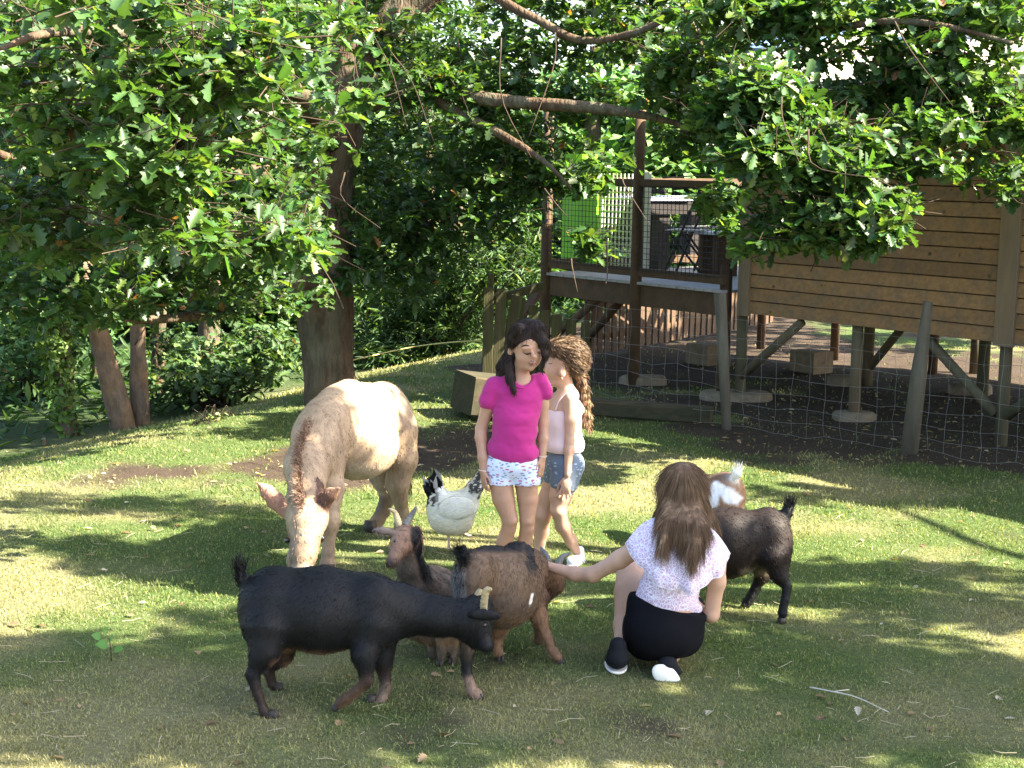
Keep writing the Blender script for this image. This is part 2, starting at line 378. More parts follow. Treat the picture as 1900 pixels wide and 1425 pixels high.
def build_grass():
    Vs = []; Fs = []; Cs = []; off = 0
    for (y0, y1, n, hl, wd) in ((4.6, 6.6, 170000, .0135, .0034), (6.6, 9, 140000, .016, .0045), (9, 13, 90000, .021, .0068), (13, 19, 40000, .030, .011)):
        y = rng.uniform(y0, y1, n); x = rng.uniform(-.36, .36, n)*y
        sm = soilmask(x, y); cl = fbm(np.stack([x*5, y*5, 0*x], 1), 41, 3); s = -(x-_A[0])*_D[1]+(y-_A[1])*_D[0]
        keep = (rng.random(n) > sm*.93) & (rng.random(n) < .45+cl) & (s < 1.5); x = x[keep]; y = y[keep]; cl = cl[keep]; n = len(x)
        z = terrain(x, y)+(fbm(np.stack([x*1.3, y*1.3, 0*x], 1), 5)-.5)*.035-.003
        a = rng.uniform(0, 2*math.pi, n); tilt = rng.uniform(.25, 1.4, n)+.0*a; Ln = hl*rng.uniform(.5, 1.5, n)*(.6+.9*cl); Ln[rng.random(n) < .012] *= 2.0
        d = np.stack([np.cos(a)*np.sin(tilt), np.sin(a)*np.sin(tilt), np.cos(tilt)], 1); b = a+rng.normal(0, .8, n)+math.pi/2
        sd_ = np.stack([np.cos(b), np.sin(b), 0*b], 1)*wd/2; p = np.stack([x, y, z], 1)
        mid = p+d*(Ln*.55)[:, None]+np.array([0, 0, 1])*(Ln*.08)[:, None]; tip = p+d*Ln[:, None]-np.array([0, 0, 1])*(Ln*.15*rng.random(n))[:, None]
        V = np.stack([p-sd_, p+sd_, mid-sd_*.8, mid+sd_*.8, tip], 1).reshape(-1, 3); o = (np.arange(n)*5)[:, None]+off
        Fs.append(np.concatenate([o+[[0, 1, 3]], o+[[0, 3, 2]], o+[[2, 3, 4]]])); Vs.append(V); off += len(V)
        c = lawncol(x, y); dry = rng.random(n) < .22; c[dry] = c[dry]*.4+np.array([.30, .26, .14])*.6; c = c*rng.uniform(.65, 1.45, (n, 1)); Cs.append(np.repeat(c, 5, axis=0))
    o = mk('grass', np.concatenate(Vs), np.concatenate(Fs), m_grass, col=np.concatenate(Cs)); tag(o, 'short trampled lawn grass, green with straw coloured blades', 'grass', kind='stuff')
build_grass()

# ================================================================== leaves
def leaf_oak():
    prof = [(.12, .055), (.24, .19), (.32, .10), (.45, .29), (.53, .155), (.67, .33), (.76, .18), (.90, .20)]
    V = [(0, 0, 0), (1, 0, 0)]; F = []
    for sgn in (1, -1):
        o = len(V); V += [(t, sgn*w_, abs(w_)*.35) for t, w_ in prof]                 # folded slightly along the midrib
        I = lambda q: o+q
        tri = [(0, I(0), I(2)), (I(0), I(1), I(2)), (0, I(2), I(4)), (I(2), I(3), I(4)), (0, I(4), 1), (I(4), I(6), 1), (I(4), I(5), I(6)), (I(6), I(7), 1)]
        F += [t if sgn < 0 else t[::-1] for t in tri]
    V = np.array(V, float); V[:, 2] -= .18*(V[:, 0]-.3)**2; return V, np.array(F)
def leaf_simple():
    V = np.array([(0, 0, 0), (.35, .24, .05), (1, 0, -.12), (.35, -.24, .05), (.7, .2, -.01), (.7, -.2, -.01)], float)
    return V, np.array([(0, 2, 1), (1, 2, 4), (0, 3, 2), (3, 5, 2)])
def leaf_two():
    return np.array([(0, 0, 0), (.5, .28, .06), (1, 0, -.1), (.5, -.28, .06)], float), np.array([(0, 2, 1), (0, 3, 2)])
def place(tmpl, pos, ax, nm, size):
    """merged leaves: ax = midrib directions, nm = leaf normals"""
    V, F = tmpl; n = len(pos); nm = nm-ax*(nm*ax).sum(1)[:, None]; nm /= np.linalg.norm(nm, axis=1)[:, None]+1e-9; sd_ = np.cross(nm, ax)
    VV = pos[:, None]+size[:, None, None]*(V[None, :, 0:1]*ax[:, None]+V[None, :, 1:2]*sd_[:, None]+V[None, :, 2:3]*nm[:, None])
    FF = (np.arange(n)*len(V))[:, None, None]+F[None]; return VV.reshape(-1, 3), FF.reshape(-1, 3)
def unit(n): v = rng.normal(size=(n, 3)); return v/np.linalg.norm(v, axis=1)[:, None]
def sprays(cent, per=7, size=.105, out=None, up=.9):
    """rosettes of leaves round twig ends -> pos, axis, normal, size"""
    n = len(cent); k = np.repeat(np.arange(n), per); d = out if out is not None else unit(n)*[1, 1, .4]
    d = d/np.linalg.norm(d, axis=1)[:, None]; ax = d[k]*.5+unit(n*per)*[1, 1, .65]-[0, 0, .12]; ax /= np.linalg.norm(ax, axis=1)[:, None]
    pos = cent[k]-d[k]*rng.uniform(0, .09, (n*per, 1))+ax*.012; nm = np.array([0, 0, up])+SUN*.35+unit(n*per)*.62
    return pos, ax, nm, size*rng.uniform(.6, 1.25, n*per)
def blob(px, py, Y, rx, ry, rd, n, thr=.47, ns=2.2, seed=0):
    """twig ends spread through a lumpy ellipsoid whose middle is seen at (px,py)"""
    c = P(px, py, Y); q = pxm(Y); v = unit(int(n*2.2))*rng.random((int(n*2.2), 1))**(1/2.4); p = c+v*[rx*q, rd, ry*q]
    p = p[fbm(p*ns, seed, 2) > thr][:n]; return p
m_leaf = M('oak_leaf', (.1, .1, .1), .42, .18, 12, attr=True, trans=.38, spec=.45)
m_leafobj = M('oak_leaf_single', (.046, .096, .028), .42, .2, 12, trans=.38, spec=.45, obj_rand=.35)
m_far = M('far_leaf', (.1, .1, .1), .6, .2, 4, attr=True, trans=.22, spec=.3)
LG = np.array([.043, .090, .026])
def leafcol(n, base=LG, young=.12):
    c = base*rng.uniform(.65, 1.4, (n, 1))*np.array([1, 1, 1])+rng.normal(size=(n, 3))*base*.08
    y = rng.random(n) < young; c[y] = np.array([.10, .15, .035])*rng.uniform(.8, 1.25, (y.sum(), 1)); b_ = rng.random(n) < .004; c[b_] = (.22, .10, .04)
    return c.clip(.004, 1)
m_bark = M('oak_bark', (.085, .055, .036), .95, .6, 14, .03, 38, stretch=(1, 1, .28), col2=(.10, .088, .06), spec=.1)
m_twig = M('twig_bark', (.055, .040, .028), .9, .3, 30, .002, 80, spec=.1)
def barktube(name, pts, nr, ns, m, parent, amp=.02, fr=16):
    p = spline(pts, nr); V, F = tube(p[:, :3], p[:, 3], ns); F = [f for f in F]
    cen = np.repeat(p[:, :3], ns, axis=0); r = V-cen; L = np.linalg.norm(r, axis=1)[:, None]; r = r/L
    n1 = 1-np.abs(2*fbm(V*[fr, fr, fr*.28], 5, 3)-1)*1.6; n2 = fbm(V*3, 8, 2)-.5
    V = V+r*(n1[:, None]*amp*np.minimum(1, L/.12)+n2[:, None]*L*.35); return mk(name, V, F, m, parent)

# ================================================================== the oak
def PL(l): return [(*P(a, b, y), r*pxm(y)) for a, b, y, r in l]
base = G(614, 748)
oak = thing('oak_tree', base, 'old lichen covered oak with thick trunk and spreading leafy limbs above the donkey', 'tree')
YB = base[1]
barktube('trunk', PL([(618, 775, YB+.05, 60), (616, 740, YB, 50), (607, 650, YB, 45), (603, 580, YB, 48), (600, 500, YB, 53), (606, 420, YB, 48), (618, 320, YB, 41), (632, 240, YB, 41), (648, 165, YB, 38)]), 110, 56, m_bark, oak, .022)
barktube('limb', PL([(640, 210, YB, 34), (632, 120, YB-.1, 32), (622, 30, YB-.2, 34), (612, -80, YB-.3, 30), (580, -300, YB-.4, 22), (560, -600, YB-.5, 10)]), 70, 30, m_bark, oak, .018)
barktube('limb', PL([(642, 215, YB, 36), (670, 140, YB+.1, 35), (705, 75, YB+.2, 33), (760, 10, YB+.3, 31), (850, -80, YB+.3, 26), (980, -260, YB+.3, 18), (1080, -500, YB, 8)]), 70, 30, m_bark, oak, .018)
barktube('limb', PL([(650, 205, YB, 24), (720, 172, YB-.2, 19), (800, 158, YB-.5, 15), (880, 180, YB-.8, 12.5), (990, 192, YB-1.0, 11), (1100, 200, YB-1.2, 9), (1200, 215, YB-1.3, 6.5), (1290, 240, YB-1.4, 4), (1350, 265, YB-1.5, 2.5)]), 90, 16, m_bark, oak, .012)
barktube('limb', PL([(780, 165, YB-.6, 10), (860, 215, YB-.8, 9), (940, 255, YB-1., 8), (1010, 300, YB-1.2, 5), (1060, 350, YB-1.3, 3)]), 50, 10, m_bark, oak, .008)
barktube('limb', PL([(860, -60, YB-.5, 10), (930, 0, YB-.8, 9), (1000, 38, YB-.9, 7.5), (1080, 75, YB-1.0, 6.5), (1180, 60, YB-1.2, 6), (1300, 8, YB-1.5, 6), (1380, 38, YB-2.1, 8), (1500, 58, YB-2.3, 6), (1640, 40, YB-2.6, 6), (1750, 48, YB-2.9, 5), (1880, 80, YB-3.1, 3)]), 90, 14, m_bark, oak, .008)
barktube('limb', PL([(1270, 25, YB-1.8, 6), (1290, 60, YB-1.8, 5), (1302, 95, YB-1.8, 4), (1305, 150, YB-1.8, 2.5)]), 30, 8, m_bark, oak, .004)
barktube('limb', PL([(590, 515, YB, 24), (520, 540, YB-.5, 17), (440, 575, YB-1, 12), (350, 588, YB-1.4, 9), (255, 594, YB-1.8, 8), (215, 592, YB-2, 7), (185, 572, YB-2.1, 7), (110, 568, YB-2.4, 6), (20, 585, YB-2.8, 4)]), 80, 12, m_bark, oak, .006)
barktube('limb', PL([(595, 300, YB, 26), (540, 300, YB-.5, 16), (470, 320, YB-1.4, 14), (330, 330, YB-2.6, 13), (180, 330, YB-3.8, 12), (40, 300, YB-4.6, 9), (-60, 260, YB-5, 6)]), 70, 12, m_bark, oak, .008)
barktube('limb', PL([(610, 260, YB-.2, 22), (560, 180, YB-1.6, 17), (480, 110, YB-3.2, 15), (380, 70, YB-4.8, 14), (250, 60, YB-6, 12), (100, 60, YB-7, 8), (0, 90, YB-7.4, 4)]), 70, 12, m_bark, oak, .008)
barktube('limb', PL([(596, 288, YB-.2, 20), (560, 272, YB-.4, 12), (530, 274, YB-.5, 9), (492, 294, YB-.5, 4)]), 40, 10, m_bark, oak, .01)
barktube('limb', PL([(575, 268, YB-.45, 6), (592, 290, YB-.5, 6), (603, 325, YB-.5, 4)]), 20, 8, m_bark, oak, .006)
barktube('limb', PL([(350, 560, YB-1.4, 4), (375, 530, YB-1.4, 4.5), (400, 500, YB-1.4, 3)]), 16, 8, m_bark, oak, .004)
# foliage: (px, py, Y, rx, ry, rdepth m, twig ends, threshold)
near = [(250, 200, 6.4, 75, 130, .5, 70, .40), (170, 240, 6.9, 130, 110, .5, 70, .42), (400, 110, 6.7, 130, 80, .5, 90, .42), (230, 20, 6.0, 90, 40, .4, 32, .4), (480, 60, 7.4, 130, 80, .5, 70, .45),
        (330, 290, 6.7, 80, 60, .4, 46, .4), (310, 390, 6.9, 100, 70, .5, 66, .4), (60, 100, 6.6, 90, 120, .5, 50, .45), (60, 400, 7.2, 110, 90, .5, 60, .45), (450, 200, 7.2, 80, 80, .5, 50, .45),
        (500, 450, 7.6, 110, 40, .5, 46, .42), (640, 190, 8.0, 60, 26, .3, 14, .4), (580, 30, 8.4, 80, 50, .4, 26, .45), (160, 450, 7.4, 90, 35, .5, 30, .42), (555, 360, 8.5, 30, 36, .3, 10, .35), (120, 330, 7.6, 100, 70, .5, 46, .45), (380, 445, 7.4, 60, 30, .4, 24, .4)]
right = [(1870, 215, 10.4, 50, 50, .3, 50, .36), (1790, 175, 10.5, 60, 40, .3, 40, .38), (1560, 185, 10.8, 80, 30, .3, 40, .38), (1740, 200, 10.5, 60, 40, .3, 40, .38), (1640, 150, 10.8, 70, 40, .3, 40, .4), (1300, 150, 11.6, 110, 90, 0.5, 190, 0.38), (1600, 20, 10.9, 300, 45, 0.35, 143, 0.44), (1480, 90, 10.9, 70, 60, 0.35, 38, 0.46), (1850, 60, 10.6, 90, 120, 0.5, 105, 0.43), (1700, 150, 10.9, 80, 60, 0.35, 44, 0.46), (1420, 220, 10.2, 130, 60, 0.4, 150, 0.38), (1560, 300, 9.9, 120, 75, 0.4, 175, 0.38), (1560, 380, 9.9, 130, 85, 0.4, 222, 0.38), (1500, 420, 9.9, 110, 48, 0.4, 94, 0.38), (1620, 420, 9.9, 60, 45, 0.4, 59, 0.36), (1400, 200, 10.2, 110, 90, 0.4, 175, 0.42), (1440, 300, 9.9, 100, 70, 0.4, 121, 0.42),
         (1560, 100, 10.9, 200, 90, 0.35, 111, 0.49), (1780, 120, 10.6, 160, 130, 0.5, 158, 0.45), (1830, 260, 10.6, 90, 80, 0.5, 58, 0.46), (1730, 310, 10, 40, 30, 0.25, 18, 0.35), (1850, 340, 10.6, 30, 45, 0.25, 13, 0.33), (1720, 235, 10.3, 90, 45, 0.5, 67, 0.42),
         (1250, 120, 13.4, 150, 110, 0.5, 140, 0.49), (1060, 310, 13, 120, 50, 0.5, 120, 0.42), (1090, 445, 13.2, 50, 30, 0.3, 24, 0.38), (1300, 235, 13.3, 90, 55, 0.4, 80, 0.44), (1340, 380, 11.6, 50, 45, 0.4, 35, 0.4), (1385, 450, 9.9, 40, 26, 0.4, 13, 0.3),
         (1650, 10, 10.9, 260, 50, 0.35, 96, 0.46), (1370, 30, 10.9, 160, 60, 0.35, 59, 0.49)]
mid = [(760, 150, 12.5, 90, 45, 0.3, 50, 0.4), (900, 160, 12.5, 110, 50, 0.3, 70, 0.42), (1050, 190, 12.5, 120, 40, 0.3, 60, 0.42), (900, 235, 12.4, 70, 30, 0.2, 26, 0.4), (1150, 60, 12.4, 120, 40, 0.3, 50, 0.42), (700, -10, 14.5, 330, 50, 0.8, 260, 0.42), (1200, -10, 13, 330, 45, 0.8, 300, 0.42), (250, -10, 9.5, 330, 40, 0.8, 150, 0.4), (850, 330, 13.2, 190, 130, 0.9, 375, 0.42), (850, 110, 13.2, 200, 90, 0.8, 146, 0.49), (760, 430, 13.2, 150, 80, 0.7, 225, 0.42), (1010, 110, 13.2, 140, 110, 0.8, 107, 0.49), (930, 250, 13.2, 120, 90, 0.7, 87, 0.46), (1130, 60, 13.2, 130, 60, 0.7, 78, 0.47),
       (420, 260, 10.5, 230, 200, 1.1, 330, 0.42), (150, 300, 10, 220, 240, 1.2, 360, 0.42), (420, 480, 11.2, 220, 80, 0.8, 210, 0.42), (140, 520, 10.6, 230, 80, 0.9, 250, 0.42), (450, 60, 10.5, 250, 100, 1, 220, 0.42), (150, 60, 9.4, 200, 100, 1, 200, 0.42), (560, 420, 12, 70, 60, 0.4, 50, 0.4),
       (730, 90, 13.2, 90, 80, 0.6, 90, 0.48), (300, 560, 12, 330, 30, 0.6, 130, 0.4), (720, 510, 13.2, 130, 45, 0.6, 90, 0.42)]
def gather(L, seed): return np.concatenate([blob(*b[:7], thr=b[7], seed=seed+i) for i, b in enumerate(L)])
cn = gather(near, 50); cr = gather(right, 90); cm = gather(mid, 130)
# the unseen part of the same crown, above the frame and round the trunk
def crownpts(c, r, n, thr=.5, ns=1.1, seed=0, keep=None):
    v = unit(int(n*2.5))*rng.random((int(n*2.5), 1))**(1/2.6); p = np.asarray(c)+v*np.asarray(r); p = p[fbm(p*ns, seed, 2) > thr][:n]; return p
ct = crownpts((-1.4, 13.0, 6.6), (4.2, 4.0, 2.4), 1500, .5, .8, 300)
A_, B_, N_, S_ = [np.concatenate(z) for z in zip(sprays(cn, 7, .098), sprays(cr, 7, .108))]
o2 = np.argsort(A_@FW)                                        # nearest leaves become separate objects
pix = lambda X: (W0/2+FPX*((X-CAM)@RT)/((X-CAM)@FW), H0/2-FPX*((X-CAM)@UP)/((X-CAM)@FW))
px_, py_ = pix(A_); inf = (px_ > 15) & (px_ < 1885) & (py_ > 15) & (py_ < 700); o2 = [i for i in o2 if inf[i]]
sel = np.array(o2[:300]); rest = np.setdiff1d(np.arange(len(A_)), sel)
lv, lf = leaf_oak(); me_leaf = None
for i in sel:
    ax = nrm(A_[i]*0+B_[i]); nm = nrm(N_[i]-ax*np.dot(N_[i], ax)); sdv = np.cross(nm, ax)
    if me_leaf is None: o = mk('leaf', lv, lf, m_leafobj, oak); me_leaf = o.data
    else: o = bpy.data.objects.new('leaf', me_leaf); C.objects.link(o); setp(o, oak)
    Mx = Matrix.Identity(4)
    for r_ in range(3):
        Mx[r_][0] = ax[r_]*S_[i]; Mx[r_][1] = sdv[r_]*S_[i]; Mx[r_][2] = nm[r_]*S_[i]; Mx[r_][3] = A_[i][r_]
    o.matrix_basis = Mx
s2 = sprays(cm, 7, .095); s3 = sprays(ct, 6, .17)
V1, F1 = place(leaf_oak(), A_[rest], B_[rest], N_[rest], S_[rest])
V2, F2 = place(leaf_oak(), *s2); V3, F3 = place(leaf_simple(), *s3)
c1 = np.repeat(leafcol(len(rest)), 18, 0); c2_ = np.repeat(leafcol(len(s2[0]), LG*.9, .06), 18, 0); c3 = np.repeat(leafcol(len(s3[0])), 6, 0)
o = mk('foliage', np.concatenate([V1, V2, V3]), np.concatenate([F1, F2+len(V1), F3+len(V1)+len(V2)]), m_leaf, oak, col=np.concatenate([c1, c2_, c3])); tag(o, None, kind='stuff')
def twigs(name, cent, parent, L=(.12, .3), r=.0035, m=None):
    b = MB()
    for c in cent:
        d = nrm(rng.normal(size=3)*[1, 1, .5]+[0, 0, .35]); l = rng.uniform(*L); e = c+d*l+rng.normal(size=3)*.03; b.tube([c, (c+e)/2+rng.normal(size=3)*.012, e], [r*.6, r*.8, r], 4, False)
    o = b.build(name, m or m_twig, parent, True); tag(o, None, kind='stuff'); return o
twigs('twigs', np.concatenate([cn, cr[::2], cm[::3]]), oak)
bb_ = MB()                                                    # long bare shoots through the crown
for (a, b_, Y) in [((690, 60), (750, 240), 12), ((720, 90), (800, 260), 12), ((930, 70), (985, 300), 11), ((1030, 60), (975, 260), 11), ((1155, 330), (1215, 420), 10), ((1010, 350), (1060, 400), 10), ((1230, 330), (1320, 310), 10), ((300, 110), (420, 260), 8), ((640, 320), (700, 430), 12), ((380, 480), (410, 560), 11), ((240, 520), (260, 590), 11), ((1060, 480), (1065, 540), 10), ((1125, 440), (1135, 530), 10), ((1500, 240), (1640, 330), 8.6), ((1450, 180), (1480, 300), 9), ((60, 470), (170, 440), 8), ((1660, 40), (1750, 200), 8.3), ((250, 640), (280, 560), 12.5), ((400, 500), (420, 640), 12)]:
    p0 = P(*a, Y); p1 = P(*b_, Y-.3); q = spline(np.array([p0, p0*.6+p1*.4+rng.normal(size=3)*.05, p1+rng.normal(size=3)*.02]), 8); bb_.tube(q, np.linspace(.006, .0025, 8), 5)
tag(bb_.build('bare_shoots', m_twig, oak, True), None, kind='stuff')

# ================================================================== trees beyond
def tree(name, foot, top, r, label, group, crown, n, leaf=.13, colr=LG, ivy=0, cat='tree', barkc=None, seed=0):
    f = np.asarray(foot, float); t = thing(name, f, label, cat, group); pts = [(*(f-[0, 0, .25]), r*1.25), (*f, r*1.05), (*(f*.5+top*.5+rng.normal(size=3)*[.08, .08, 0]), r*.85), (*top, r*.5)]
    barktube('trunk', pts, 40, 14, barkc or m_bark, t, .012, 12)
    if n:
        cs = np.concatenate([crownpts(c, rr, int(n*w_), .5, 1.3, seed+i) for i, (c, rr, w_) in enumerate(crown)])
        s = sprays(cs, 6, leaf); V, F = place(leaf_simple() if leaf < .12 else leaf_two(), *s); k = 6 if leaf < .12 else 4
        o = mk('crown', V, F, m_far, t, col=np.repeat(leafcol(len(s[0]), colr, .08), k, 0)); tag(o, None, kind='stuff')
    if ivy:
        m_ = int(ivy); tt = rng.random(m_)**.8; base_ = f+(np.asarray(top)-f)*tt[:, None]; d = unit(m_)*[1, 1, .2]; d /= np.linalg.norm(d, axis=1)[:, None]
        rad = r*(1.15+2.6*tt*fbm(base_*2, 77)); p = base_+d*(rad*rng.uniform(.75, 1.1, m_))[:, None]; V, F = place(leaf_simple(), p, unit(m_), d+unit(m_)*.4, rng.uniform(.05, .09, m_))
        o = mk('ivy', V, F, m_far, t, col=np.repeat(leafcol(m_, np.array([.07, .12, .02]), .3), 6, 0)); tag(o, None, kind='stuff')
    return t
m_paleb = M('pale_bark', (.20, .125, .07), .95, .45, 16, .015, 30, stretch=(1, 1, .5), col2=(.15, .11, .08), spec=.1)
def GF(px, Y): p = P(px, 700, Y); return np.array([p[0], Y, float(terrain(p[0], Y))])
def bgt(px, Y, topx, r, lab, **k):
    f = GF(px, Y); tp = P(topx, 300, Y); tp[2] = max(tp[2], 3.2)+k.pop('h', 0); cr = [((tp[0], tp[1], tp[2]+.6), (1.5, 1.4, 1.7), .6), ((tp[0]-.5, tp[1]-.3, tp[2]-.9), (1.1, 1, .7), .4)]
    return tree('woodland_tree', f, tp, r, lab, 'woodland trees down the bank', k.pop('crown', cr), k.pop('n', 500), **k)
bgt(127, 13.6, 15, .075, 'leaning trunk wrapped in bright green ivy at the lawn edge', ivy=4200, n=420, seed=1)
bgt(226, 14.0, 120, .095, 'leaning brown trunk between the ivy covered tree and the straight pale one', barkc=m_paleb, n=420, seed=2)
bgt(258, 14.2, 215, .075, 'straight pale trunk lit by the sun just right of a leaning one', barkc=m_paleb, n=300, seed=3)
bgt(291, 16.5, 288, .07, 'thin dark trunk close behind the straight pale trunk', n=200, seed=4)
bgt(385, 17.5, 372, .12, 'dark trunk in the shade above the small leafy plant', n=400, seed=5)
bgt(60, 18.0, 50, .12, 'dark trunk farthest left among the woodland trees', n=500, seed=6)
bgt(180, 18.5, 185, .08, 'thin shaded trunk behind the leaning brown one', n=300, seed=7)
bgt(845, 23.0, 850, .16, 'dark trunk beyond the crest left of the mossy board fence', n=600, seed=8, colr=LG*.6)
bgt(800, 24.5, 795, .12, 'slim dark trunk in the thicket right of the oak', n=500, seed=9, colr=LG*.6)
# low bright bough hanging between the trunks and the oak, several clumps
def clumpobj(name, label, cat, specs, leaf, colr, kind=None, young=.1, tm=None, group=None, up=.9, m=None):
    cs = np.concatenate([blob(*b[:7], thr=b[7], seed=400+i) for i, b in enumerate(specs)]); s = sprays(cs, 7, leaf, up=up); T = tm or leaf_simple(); V, F = place(T, *s)
    t = thing(name, (*cs.mean(0)[:2], float(terrain(*cs.mean(0)[:2]))), label, cat, group); o = mk('foliage', V, F, m or m_far, t, col=np.repeat(leafcol(len(s[0]), colr, young), len(T[0]), 0)); tag(o, None, kind='stuff')
    b = MB(); f = np.array(t.location)
    for c in cs[:: max(1, len(cs)//26)]: b.tube(spline(np.array([f+rng.normal(size=3)*[.1, .1, 0], f*.5+c*.5+rng.normal(size=3)*.1, c]), 7), np.linspace(.018 if cat != 'plant' else .004, .005 if cat != 'plant' else .002, 7), 5)
    tag(b.build('stems', m_twig, t, True), None, kind='stuff'); return t
clumpobj('sapling_tree', 'young oak with pale sunlit leaves left of the big oak trunk', 'tree', [(420, 690, 15, 120, 45, .7, 130, .4), (340, 710, 15.2, 90, 45, .6, 80, .4), (480, 650, 15.2, 80, 55, .6, 90, .4), (330, 640, 15.6, 100, 50, .6, 70, .42)], .10, np.array([.045, .085, .028]), tm=leaf_oak())
clumpobj('shrub', 'dark glossy shrub just left of the big oak trunk', 'shrub', [(525, 690, 19, 60, 40, .8, 240, .36), (500, 720, 18, 50, 20, .6, 70, .4)], .10, LG*.8)
clumpobj('thicket', 'leafy undergrowth at the far left edge behind the ivy trunk', 'shrub', [(40, 690, 16, 90, 80, 1, 240, .4), (90, 620, 16, 120, 60, 1, 200, .42), (20, 780, 17, 70, 50, 1, 120, .42)], .10, LG*1.1)
clumpobj('thicket', 'dark willowy thicket between the oak trunk and the board fence', 'shrub', [(820, 520, 20, 150, 90, 1.4, 700, .38), (760, 600, 19.5, 110, 80, 1.2, 420, .38), (930, 470, 19, 90, 90, 1, 320, .4), (850, 640, 20, 80, 40, 1, 220, .38), (720, 660, 19, 70, 35, .8, 160, .4)], .15, LG*.75, tm=(leaf_simple()[0]*[1, .35, 1], leaf_simple()[1]))
clumpobj('weed_plant', 'small bright leafy plant on the crest left of the donkey', 'plant', [(398, 792, 12.5, 30, 18, .12, 40, .1)], .065, np.array([.17, .21, .07]))
# far woodland: separate crowns behind everything
FARL = ['tall dark tree at the very left edge behind the ivy trunk', 'tallest tree behind the leaning brown trunk', 'dark tree rising behind the straight pale trunk', 'tall tree behind the young pale leaved oak', 'dark tree close left of the big oak trunk in the background', 'background tree directly behind the big oak trunk', 'low background tree just right of the oak trunk', 'background tree above the willowy thicket', 'background tree left of the deck corner post', 'bright background tree behind the green board on the deck', 'bright background tree above the bar table', 'background tree behind the left end of the cabin', 'background tree behind the cabin skylight', 'background tree behind the cabin roof, right of the skylight', 'background tree behind the cabin at the right edge']
def farwood():
    k = 0
    for (px, Y, h, rr, n) in [(-40, 26, 6.4, 3.2, 900), (90, 30, 7.6, 3.4, 900), (230, 25, 6.6, 3, 900), (360, 29, 7, 3.2, 900), (470, 24, 5.6, 2.8, 900), (600, 28, 5.2, 3, 800), (720, 27, 4.2, 2.4, 900), (840, 30, 4.2, 2.6, 800), (960, 33, 4.2, 2.8, 800), (1090, 29, 4.2, 2.4, 800), (1210, 34, 4.4, 3, 700), (1340, 30, 4.6, 2.8, 700), (1500, 36, 5.5, 3, 500), (1700, 38, 6, 3.2, 500), (1880, 36, 6, 3, 500)]:
        f = GF(px, Y); tp = f.copy(); tp[2] = h; lb = FARL[k//9]; side = ['far left', 'left', 'middle', 'right'][min(3, max(0, int(px/475)))]
        tree('far_tree', f, tp, .2, lb, 'trees at the back of the woodland', [((f[0], Y, h*.62+f[2]*.4), (rr*.75, 1.8, h*.42), .7), ((f[0]+.6, Y-1.2, f[2]+1.3), (rr*.8, 1.4, 1.5), .45)], n, leaf=.30, colr=(LG*.9 if px < 600 else LG*1.7), seed=500+k); k += 9
farwood()
def behind():  # trees added to shade the ground beyond the deck and cabin
    for (x, y, h, lb) in ((7.6, 18.5, 4.6, 'leafy tree added behind the cabin for its shade, mostly hidden by it'), (9.5, 24, 5.2, 'taller tree added for its shade well behind the cabin roof'), (5.2, 23.5, 3.6, 'small tree added for its shade behind the deck and picket fence')):
        tree('back_shade_tree', (x, y, 0.), np.array([x, y, h]), .16, lb, 'shade trees added behind the cabin', [((x, y, h), (2.6, 2.4, 2.0), 1.)], 700, leaf=.2, colr=LG*1.4, seed=900+int(x))
behind()
def under():
    n = 26000; x = rng.uniform(-14, 10, n); y = rng.uniform(12, 34, n); s = -(x-_A[0])*_D[1]+(y-_A[1])*_D[0]; ok = (s > 1.3+fbm(np.stack([x*2, y*2, 0*x], 1), 61)) & ((x < -.3*0+ -.2) | (y > 21)); x = x[ok]; y = y[ok]; n = len(x)
    z = terrain(x, y)+rng.random(n)**2*.35*(.3+fbm(np.stack([x, y, 0*x], 1), 63)); d = unit(n)*[1, 1, .5]+[0, 0, .5]; d /= np.linalg.norm(d, axis=1)[:, None]
    V, F = place((leaf_simple()[0]*[1, .5, 1], leaf_simple()[1]), np.stack([x, y, z], 1), d, np.array([0, 0, 1.])+unit(n)*.7, rng.uniform(.1, .24, n)); o = mk('undergrowth', V, F, m_far, col=np.repeat(leafcol(n, LG*.75, .05), 6, 0)); tag(o, 'dark low undergrowth down the bank behind the lawn', 'undergrowth', kind='stuff')
under()
# ================================================================== unseen trees added beside and above the view, crowns placed to dapple the lawn
SHADE = [  # (ground px, py, half width m, half depth m, height, twig ends, threshold)
    (300, 1250, 1.0, .50, 4.8, 360, .40), (850, 1290, 1.0, .55, 5.0, 400, .38), (1350, 1200, 1.0, .5, 4.6, 330, .40), (1750, 1280, .8, .55, 4.8, 260, .42), (1000, 1190, .8, .4, 5.0, 180, .42),
    (1750, 1100, .8, .6, 4.4, 190, .44), (330, 1030, .42, .30, 5.2, 120, .38), (250, 940, .7, .25, 5.6, 80, .46), (700, 1180, .9, .35, 5.4, 160, .42), (1100, 1330, .8, .4, 5.0, 160, .44), (1620, 925, .8, .22, 4.6, 70, .44), (80, 1340, .8, .5, 5, 200, .40), (1300, 1370, .9, .35, 5, 160, .44), (640, 1370, .9, .3, 5, 120, .46), (720, 1070, .75, .2, 4.4, 130, .44), (500, 980, .34, .26, 4.2, 34, .34), (1750, 800, 1.2, .6, 4.6, 260, .38), (1400, 730, 1.1, .6, 4.6, 200, .4), (388, 1072, .22, .2, 4.6, 60, .34)]
def shade_pts():
    L = []
    for i, (px, py, a, b, h, n, thr) in enumerate(SHADE):
        g = G(px, py); c = g+SUN*(h/SUN[2]); L.append(crownpts(c, (a, b, .7), n, thr, 1.6, 700+i))
    return L
SP = shade_pts()
